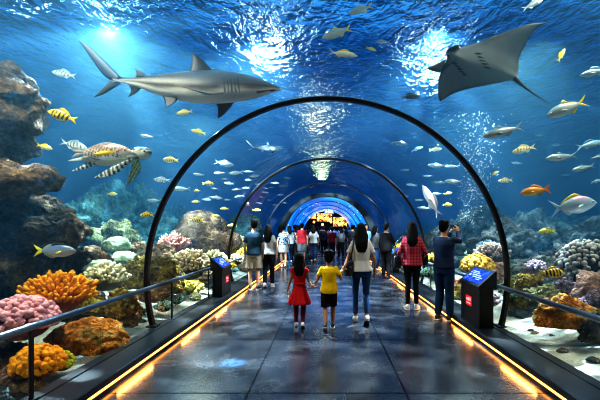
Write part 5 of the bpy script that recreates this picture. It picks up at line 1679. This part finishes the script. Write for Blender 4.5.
        if near:
            def r2(u, wd): return [A + td * u + sd * (wd * math.cos(2 * PI * j / 14)) + upv * (-.072 + .012 * math.sin(2 * PI * j / 14)) for j in range(14)]
            MB().loft([r2(-.068, .012), r2(-.058, .037), r2(0, .043), r2(.08, .052), r2(.14, .05), r2(.175, .034), r2(.19, .010)]).build('sole', sole or SOLE, sh)
    return root


def loc_of(px, py_feet, extra=0.0):
    Y = FPX * EYE / (py_feet - VY) + extra
    return (px - VX) / FPX * Y, Y
def to_local(px, py, Y, X0, Y0, H):
    p = at(px, py, Y); k = H / 1.70
    return V(((p.x - X0) / k, (p.y - Y0) / k, p.z / k))
def walk(ph, amp=1.0, lean=0.0):
    """ph=+1: right leg ahead, left heel lifting; -1 the reverse"""
    d = {}
    f, b = ('R', 'L') if ph > 0 else ('L', 'R')
    sf, sb = (1, -1) if ph > 0 else (-1, 1)
    d['knee' + f] = (sf * .09, 0.14 * amp, 0.50); d['ank' + f] = (sf * .085, 0.17 * amp, 0.085)
    d['knee' + b] = (sb * .09, 0.03 * amp, 0.485); d['ank' + b] = (sb * .085, -0.24 * amp, 0.085 + 0.075 * amp); d['toe' + b] = (0, 0.80, -0.60 * amp)
    a = 0.09 * amp
    d['elb' + f] = (sf * 0.235, -a - .03, 1.10); d['wri' + f] = (sf * 0.235, -a + 0.0, 0.855)
    d['elb' + b] = (sb * 0.235, a - .02, 1.11); d['wri' + b] = (sb * 0.225, a + 0.12, 0.88)
    return d


# --- the little group in the middle, hand in hand
GX, GY = loc_of(299.5, 327.5); GH = 1.13
BX, BY = loc_of(329, 329.5); BH = 1.17
WX, WY = loc_of(361, 323.5); WH = 1.645
hand_gb = (312.5, 286.5); hand_bw = (342.5, 270)
p = walk(-1, 0.55)
Ym = (GY + BY) / 2
p.update(wriR=to_local(hand_gb[0] - 1.6, hand_gb[1] - 2.5, Ym, GX, GY, GH), elbR=V((0.235, -0.03, 1.10)), hdR=(0.75, 0.05, -0.7), palmR=(0.6, 0, .75), thumbR=(0, 1, 0), curlR=0.9,
         elbL=(-.235, -.03, 1.08), wriL=(-.29, .02, .86))
girl = person('small girl in a red dress holding the hand of the boy in yellow', GX, GY, GH, head=1.36, fem=True, pose=p, dress=C_REDDOT, bottom=C_TIGHT, blen=0.10, bfit=0.4, hair='long', shoes=SHOE_W, sole=SHOE_B, vox=0.012, clip=True)
p = walk(1, 0.75)
p.update(wriL=to_local(hand_gb[0] + 2.2, hand_gb[1] - 2.2, Ym, BX, BY, BH), elbL=V((-.265, -.03, 1.12)), hdL=(-0.7, 0.05, -0.7), palmL=(-0.6, 0, .75), thumbL=(0, 1, 0), curlL=0.9,
         wriR=to_local(hand_bw[0] - 2.0, hand_bw[1] + 2.5, (BY + WY) / 2, BX, BY, BH), elbR=V((.285, -.02, 1.14)), hdR=(0.6, 0.1, 0.6), palmR=(0.5, 0.5, -0.5), thumbR=(0, 1, 0.3), curlR=0.9)
boy = person('small boy in a yellow t-shirt and black shorts walking between girl and woman', BX, BY, BH, head=1.36, pose=p, top=C_YEL, sleeve=0.62, hem=0.82, top_fit=1.6, bottom=C_BLACK, blen=0.52, bfit=0.8, hair='short', shoes=SHOE_B, sole=SOLE, vox=0.012)
p = walk(-1, 0.75)
p.update(wriL=to_local(hand_bw[0] + 2.2, hand_bw[1] - 4.0, (BY + WY) / 2, WX, WY, WH), elbL=V((-.235, -.05, 1.10)), hdL=(-.45, 0.1, -.9), palmL=(0.5, .3, .3), curlL=0.95, elbR=(.225, -.05, 1.09), wriR=(.235, .03, .84))
woman = person('woman in white t-shirt and blue jeans, long black hair, holding the hand of the boy', WX, WY, WH, fem=True, pose=p, top=C_WHITE, sleeve=0.62, hem=0.90, top_fit=1.3, bottom=C_DENIM, blen=0.15, bfit=0.15, slim=0.86, hair='long', shoes=SHOE_W, sole=SHOE_B, vox=0.012, hips=1.06)

# --- the two visitors at the right-hand rail
PX_, PY_ = loc_of(412, 310); PH = 1.70
p = dict(elbL=(-.25, -.06, 1.10), wriL=(-.215, .06, .90), elbR=(.26, -.05, 1.11), wriR=(.225, .10, .98), kneeL=(-.075, .02, .49), ankL=(-.085, -.02, .085), kneeR=(.075, .02, .49), ankR=(.085, .03, .085), toeL=(-.25, 1, 0), toeR=(.3, 1, 0))
plaid = person('woman in a red plaid shirt and black leggings standing with a black shoulder bag', PX_, PY_, PH, rz=-0.15, fem=True, pose=p, top=C_PLAID, sleeve=1.1, hem=0.86, top_fit=2.2, bottom=C_BLACK, blen=0.12, bfit=0.15, slim=0.9, hair='long', shoes=SHOE_W, vox=0.013)
MX, MY = loc_of(444, 320.5); MH = 1.70
th = math.radians(-42)
def ml(px, py, dy=0.0):
    q = at(px, py, MY + dy) - V((MX, MY, 0)); q = Matrix.Rotation(-th, 3, 'Z') @ q
    return q / (MH / 1.70)
p = dict(elbR=ml(460.0, 241, 0.02), wriR=ml(458.0, 231.5, 0.22), hdR=(-.25, .3, .9), palmR=(-.6, .3, 0), thumbR=(-.8, 0, .5), curlR=0.8, elbL=ml(446, 241.5, 0.32), wriL=ml(450.3, 232.0, 0.36), hdL=(.3, .3, .85), palmL=(.5, 0.3, .1), thumbL=(.6, 0, .7), curlL=0.8,
         kneeL=(-.085, .03, .49), ankL=(-.10, -.03, .085), kneeR=(.085, .03, .49), ankR=(.10, .02, .085), toeL=(-.15, 1, 0), toeR=(.2, 1, 0))
man = person('man in a dark navy sweater and jeans raising a phone to photograph the fish', MX, MY, MH, rz=th, pose=p, top=C_NAVY, sleeve=1.92, hem=0.90, top_fit=1.4, bottom=C_DDENIM, blen=0.10, bfit=1.0, hair='short', shoes=SHOE_B, sole=SOLE, vox=0.013, headturn=-0.12)
# phone in his hands
t_ = at(454.2, 226.6, MY + 0.30)
ph = empty('phone', t_, th + 0.25)
tag(ph, 'dark phone held up by the man in the navy sweater', 'phone')
MB().box((-0.075, -0.005, -0.036), (0.075, 0.005, 0.036), bev=0.004).build('phone_body', M_BLACK, ph, smooth=False)
MB().box((-0.068, -0.0062, -0.032), (0.068, -0.005, 0.032)).build('screen', m_emit('phone_screen', (0.10, 0.2, 0.3), 0.08), ph, smooth=False)

# --- bags
M_BAG = m_plain('bag_black', (0.012, 0.012, 0.014), 0.4, var=0.4, bump=0.15)
def bag(X, Y, z, w_, h, d, strap, label, rz=0.0):
    r = empty('shoulder_bag', (X, Y, z), rz)
    tag(r, label, 'bag')
    MB().loft([oval(zz * h, w_ * a, d * a, n=20) for zz, a in ((0, .80), (0.04, .95), (0.4, 1.03), (0.85, .93), (0.97, .84), (1.0, .74))]).build('bag_body', M_BAG, r)
    MB().tube([(u - X, v - Y, q - z) for u, v, q in strap], 0.011, 8).build('strap', M_BAG, r)
    MB().box((-w_ * .25, -d * 1.08, h * .55), (w_ * .25, -d * .85, h * .66), bev=0.004).build('clasp', M_STEEL, r)
    return r
kW = WH / 1.7
bag(WX - .205, WY - .09, 0.80, .085, .24, .05, [(WX - .20, WY - .09, 1.03), (WX - .165, WY - .13, 1.2), (WX - .11, WY - .09, 1.385), (WX - .10, WY - .0, 1.415), (WX - .12, WY + .11, 1.33), (WX - .19, WY + .06, 1.10), (WX - .20, WY - .05, 1.03)], 'black bag hanging from the shoulder of the woman in the white t-shirt', 0.5)
kP = PH / 1.7
bag(PX_ - .285, PY_ + .03, 0.80, .10, .25, .055, [(PX_ - .28, PY_ + .03, 1.04), (PX_ - .22, PY_ - .11, 1.2), (PX_ - .12, PY_ - .10, 1.385), (PX_ - .11, PY_ - .0, 1.42), (PX_ - .15, PY_ + .12, 1.30), (PX_ - .27, PY_ + .1, 1.08), (PX_ - .285, PY_ + .05, 1.04)], 'black shoulder bag on the left side of the woman in plaid', 0.9)
bag(PX_ + .255, PY_ + .05, 0.86, .075, .22, .05, [(PX_ + .25, PY_ + .05, 1.07), (PX_ + .20, PY_ - .10, 1.22), (PX_ + .12, PY_ - .09, 1.39), (PX_ + .11, PY_, 1.42), (PX_ + .15, PY_ + .12, 1.30), (PX_ + .25, PY_ + .12, 1.1), (PX_ + .255, PY_ + .06, 1.07)], 'small dark bag at the right elbow of the woman in plaid', -0.6)

# --- couple on the left
X, Y = loc_of(254, 289.5)
person('man in a dark t-shirt and beige shorts standing by the left rail, short hair', X, Y, 1.78, rz=0.1, skin=SKIN2, pose=dict(wriL=(-.225, .05, .86), toeL=(-.2, 1, 0), toeR=(.3, 1, 0), wriR=(.22, .06, .88)), top=C_TEALD, sleeve=0.75, hem=0.86, top_fit=1.8, bottom=C_BEIGE, blen=0.53, bfit=1.6, hair='short', shoes=SHOE_B, vox=0.016)
X, Y = loc_of(268.5, 287.5)
person('woman with long hair, pale t-shirt and black leggings beside the man in beige shorts', X, Y, 1.68, rz=-0.1, fem=True, pose=walk(1, 0.35), top=C_GREYW, sleeve=0.6, hem=0.90, top_fit=1.6, bottom=C_BLACK, blen=0.10, bfit=0.5, hair='long', shoes=SHOE_W, vox=0.016)
# --- walkers further on
X, Y = loc_of(283.5, 267.5)
person('woman in a blue printed top and white lace shorts walking along the left plinth', X, Y, 1.72, skin=SKIN2, fem=True, pose=walk(-1, 0.5), top=C_PRINT, sleeve=0.7, hem=0.94, top_fit=2.2, bottom=C_LACE, blen=0.62, bfit=2.0, hair='bun', shoes=SHOE_W, vox=0.018, near=False)
X, Y = loc_of(302, 263)
person('man in a crimson t-shirt and dark shorts seen from behind', X, Y, 1.84, skin=SKIN2, pose=walk(1, 0.6), top=C_RED, sleeve=0.7, hem=0.86, top_fit=1.8, bottom=C_GREY, blen=0.52, bfit=1.6, hair='short', shoes=SHOE_B, vox=0.018, near=False)
X, Y = loc_of(313.5, 262)
person('woman in a white top and dark trousers right beside the man in crimson', X, Y, 1.76, fem=True, pose=walk(-1, 0.6), top=C_WHITE, sleeve=0.8, hem=0.88, top_fit=1.8, bottom=C_NAVY, blen=0.10, hair='mid', shoes=SHOE_W, vox=0.018, near=False)
X, Y = loc_of(323.5, 256)
person('person all in black walking in the middle, right of the woman in white top', X, Y, 1.80, fem=True, pose=walk(1, 0.6), top=C_BLACK, sleeve=1.5, hem=0.86, top_fit=1.6, bottom=C_BLACK, blen=0.10, hair='ponytail', shoes=SHOE_B, vox=0.02, near=False)
X, Y = loc_of(334, 252.5)
person('person in a sky-blue top and pale shorts in the middle of the far walkway', X, Y, 1.78, skin=SKIN2, pose=walk(-1, 0.6), top=C_SKYB, sleeve=0.7, hem=0.86, top_fit=1.8, bottom=C_GREYW, blen=0.58, bfit=1.6, hair='short', shoes=SHOE_W, vox=0.02, near=False)
X, Y = loc_of(344.5, 255)
person('man in dark t-shirt and blue jeans left of the long-haired woman, farther off', X, Y, 1.84, pose=walk(1, 0.6), top=C_NAVY, sleeve=0.8, hem=0.86, top_fit=1.8, bottom=C_DENIM, blen=0.10, bfit=1.4, hair='short', shoes=SHOE_B, vox=0.02, near=False)
person('person in black standing at the right rail next to the far small kiosk', 1.86, 12.6, 1.74, rz=-0.8, pose=dict(elbR=(.22, .12, 1.12), wriR=(.14, .28, 1.05)), top=C_BLACK, sleeve=1.6, hem=0.84, top_fit=2, bottom=C_BLACK, blen=0.1, hair='short', shoes=SHOE_B, vox=0.018, near=False)
person('person in grey leaning at the right rail beyond the one in black', 1.84, 15.2, 1.70, rz=-0.9, fem=True, top=C_GREY, sleeve=1.4, hem=0.86, top_fit=2, bottom=C_DDENIM, blen=0.1, hair='mid', shoes=SHOE_W, vox=0.02, near=False)
person('person in a pale top at the left rail beyond the woman in lace shorts', -1.80, 19.0, 1.74, rz=0.5, fem=True, top=C_GREYW, sleeve=0.8, hem=0.86, top_fit=2, bottom=C_NAVY, blen=0.1, hair='mid', shoes=SHOE_W, vox=0.02, near=False)
person('person in printed top and dark trousers left of the man in crimson', -1.45, 19.6, 1.78, fem=True, pose=walk(1, .5), top=C_PRINT, sleeve=0.8, hem=0.86, top_fit=2, bottom=C_BLACK, blen=0.1, hair='mid', shoes=SHOE_B, vox=0.02, near=False)

# --- far crowd: a few walkers built once, then copied with their parts
COLS = [('white', C_WHITE, C_DDENIM), ('black', C_BLACK, C_BLACK), ('navy blue', C_NAVY, C_GREY), ('sky-blue', C_SKYB, C_DDENIM), ('grey', C_GREY, C_BLACK), ('crimson', C_RED, C_NAVY)]
base = []
for k, (nm, a, b) in enumerate(COLS):
    base.append(person('far person in %s in the crowd at the end of the tunnel' % nm, 0, 30, 1.74, fem=k % 2 == 0, pose=walk(1 if k % 2 else -1, 0.6), top=a, sleeve=0.9, hem=0.86, top_fit=1.8, bottom=b, blen=0.1 if k % 3 else 0.5, bfit=1.3,
                       hair=('mid', 'short', 'ponytail', 'short', 'mid', 'short')[k], shoes=SHOE_B, group='far crowd in %s' % nm, vox=0.022, near=False))
def copy_tree(o, parent=None):
    c = o.copy(); col.objects.link(c)
    if parent: c.parent = parent
    for ch in o.children: copy_tree(ch, c)
    return c
random.seed(21)
used = [False] * 6
pos = [(-0.28, 23.8), (0.48, 27.5), (1.08, 24.8), (-1.45, 19.6)]
for row, Y in enumerate((23.0, 25.0, 27.0, 29.0, 31.0, 33.0, 35.0)):
    for q in range(6):
        x = -1.55 + q * 0.62 + random.uniform(-.16, .16)
        if abs(x) < 0.5 and row < 2: continue
        y = Y + random.uniform(-.6, .6)
        if any(abs(x - a) < 0.62 and abs(y - b) < 0.75 for a, b in pos): continue
        pos.append((x, y))
pos += [(-1.72, 21.3), (-1.1, 22.0), (1.45, 20.2), (1.7, 17.4), (1.2, 18.8), (0.75, 21.6), (-0.85, 21.2), (1.75, 22.0), (0.3, 22.4)]
for i, (x, y) in enumerate(pos[4:]):
    k = (0, 1, 2, 0, 3, 1, 4, 2, 0, 5, 1, 4)[i % 12]
    o = base[k] if not used[k] else copy_tree(base[k])
    used[k] = True
    s = random.uniform(0.96, 1.06) * 1.74 / 1.70
    o.location = (x, y, 0); o.scale = (s, s, s); o.rotation_euler = (0, 0, random.uniform(-.3, .3) + (PI if i % 4 == 0 else 0))
# ------------------------------------------------------------------ lights
def light(name, typ, loc, energy, color, rot=(0, 0, 0), **kw):
    d = bpy.data.lights.new(name, typ)
    d.energy = energy; d.color = color
    for k, v in kw.items(): setattr(d, k, v)
    o = bpy.data.objects.new(name, d)
    col.objects.link(o)
    o.location = loc; o.rotation_euler = rot
    return o


def aim(o, target):
    o.rotation_euler = (Vector(target) - o.location).to_track_quat('-Z', 'Y').to_euler()
    return o


def ripple_gobo(o, scale, lo, hi, gain):
    """noise in the lamp imitates light broken up by ripples: shafts in the water, dapples on what it hits"""
    d = o.data
    d.use_nodes = True
    t = d.node_tree
    em = next(n for n in t.nodes if n.type == 'EMISSION')
    tc = t.nodes.new('ShaderNodeTexCoord')
    nz = t.nodes.new('ShaderNodeTexNoise'); nz.inputs['Scale'].default_value = scale; nz.inputs['Detail'].default_value = 2.5
    rp = t.nodes.new('ShaderNodeMapRange')
    rp.inputs[1].default_value = lo; rp.inputs[2].default_value = hi; rp.inputs[3].default_value = 0.04; rp.inputs[4].default_value = gain
    t.links.new(tc.outputs['Normal'], nz.inputs['Vector'])
    t.links.new(nz.outputs[0], rp.inputs[0])
    t.links.new(rp.outputs[0], em.inputs['Strength'])


# shafts of light falling through the surface
for k, (px, py, e_, tgt) in enumerate((
        (112, 32, 3200, (-4.2, 8.2, 0)),
        (262, 40, 3600, (-3.0, 13, 0)),
        (436, 30, 3600, (3.6, 12, 0)))):
    p = at(px, py, (SURF - 0.25 - EYE) * FPX / (VY - py))
    o = light('surface_light', 'SPOT', p, e_, (0.90, 0.97, 1.0), spot_size=math.radians(160), spot_blend=0.6, shadow_soft_size=0.05)
    aim(o, tgt)
    ripple_gobo(o, 13.0, 0.50, 0.68, 5.0)
# lamps of the hall above the water, seen broken up through the ripples
for px, el, Yd, rad, e_, c in ((270, 21, 26, 0.7, 130, (1.0, 0.95, 0.88)), (432, 19, 26, 0.7, 110, (1.0, 0.97, 0.92)), (112, 26, 26, 0.4, 26, (0.9, 0.97, 1.0)), (318, 13, 34, 0.55, 90, (1.0, 0.58, 0.26)), (322, 8, 40, 0.7, 170, (1.0, 0.50, 0.18)), (30, 28, 24, 0.5, 40, (1, .97, .9))):
    p = Vector(((px - VX) / FPX * Yd, Yd, EYE + Yd * math.tan(math.radians(el))))
    o = light('hall_lamp', 'AREA', p, e_, c, shape='DISK', size=rad * 2)
    aim(o, (0, 4, SURF))
# added broad fill over the reef, unseen below the surface
for x, y, e_ in ((-4.4, 4.4, 700), (-5.2, 10.5, 520), (4.6, 5.0, 560), (5.2, 10.5, 420), (-5.5, 17, 320), (5.5, 17, 220)):
    o = light('reef_fill', 'AREA', (x, y, SURF - 0.3), e_ * 0.95, (1.0, 0.82, 0.58), shape='DISK', size=1.6)
    o.data.spread = math.radians(180 if y < 6 else 132 if y < 12 else 144)
# added soft fill inside the walkway, without fixtures
for y in (3.5, 8.5, 14.0, 19.0):
    o = light('walkway_fill', 'AREA', (0, y, 3.3), 11, (0.72, 0.86, 1.0), shape='RECTANGLE', size=2.2, size_y=3.0)
    o.data.spread = math.radians(112)

for y in (24.5, 29.0, 34.0):  # added fill to brighten the crowd in the inner tunnel
    o = light('tunnel_fill', 'AREA', (0, y, 3.1), 125, (0.80, 0.90, 1.0), shape='RECTANGLE', size=2.0, size_y=3.0)
    o.data.spread = math.radians(112)

# added fill low over the sea bed, brightening the big animals from below
for p, tg, e_ in (((-4.6, 4.6, 0.9), (-2.3, 6.3, 3.9), 75), ((4.4, 4.4, 0.6), (2.4, 6.3, 4.1), 60)):
    o = light('bed_fill', 'SPOT', p, e_, (0.9, 0.97, 1.0), spot_size=math.radians(60), spot_blend=0.8, shadow_soft_size=0.4)
    aim(o, tg)
# spots added under the crown, imitating rippling light on the floor
o = light('floor_ripples', 'SPOT', (0.2, 6.5, 3.42), 220, (0.55, 0.82, 1.0), spot_size=math.radians(100), spot_blend=0.7, shadow_soft_size=0.03)
aim(o, (0.2, 6.3, 0)); ripple_gobo(o, 5.0, 0.50, 0.72, 2.2)
o = light('floor_spot', 'SPOT', (-0.95, 4.9, 3.2), 7000, (0.12, 0.55, 1.0), spot_size=math.radians(7), spot_blend=1.0, shadow_soft_size=0.03)
aim(o, (-1.1, 4.66, 0))

# the light strips' glow on the floor
for sg in (-1, 1):
    for q in range(10):
        o = light('strip_glow', 'AREA', (sg * 2.07, 2.6 + 1.75 * q, 0.075), 3.4, (1.0, 0.42, 0.08), shape='RECTANGLE', size=0.03, size_y=0.8)
        o.rotation_euler = (0, sg * math.radians(38), 0)
        o.data.spread = math.radians(160)
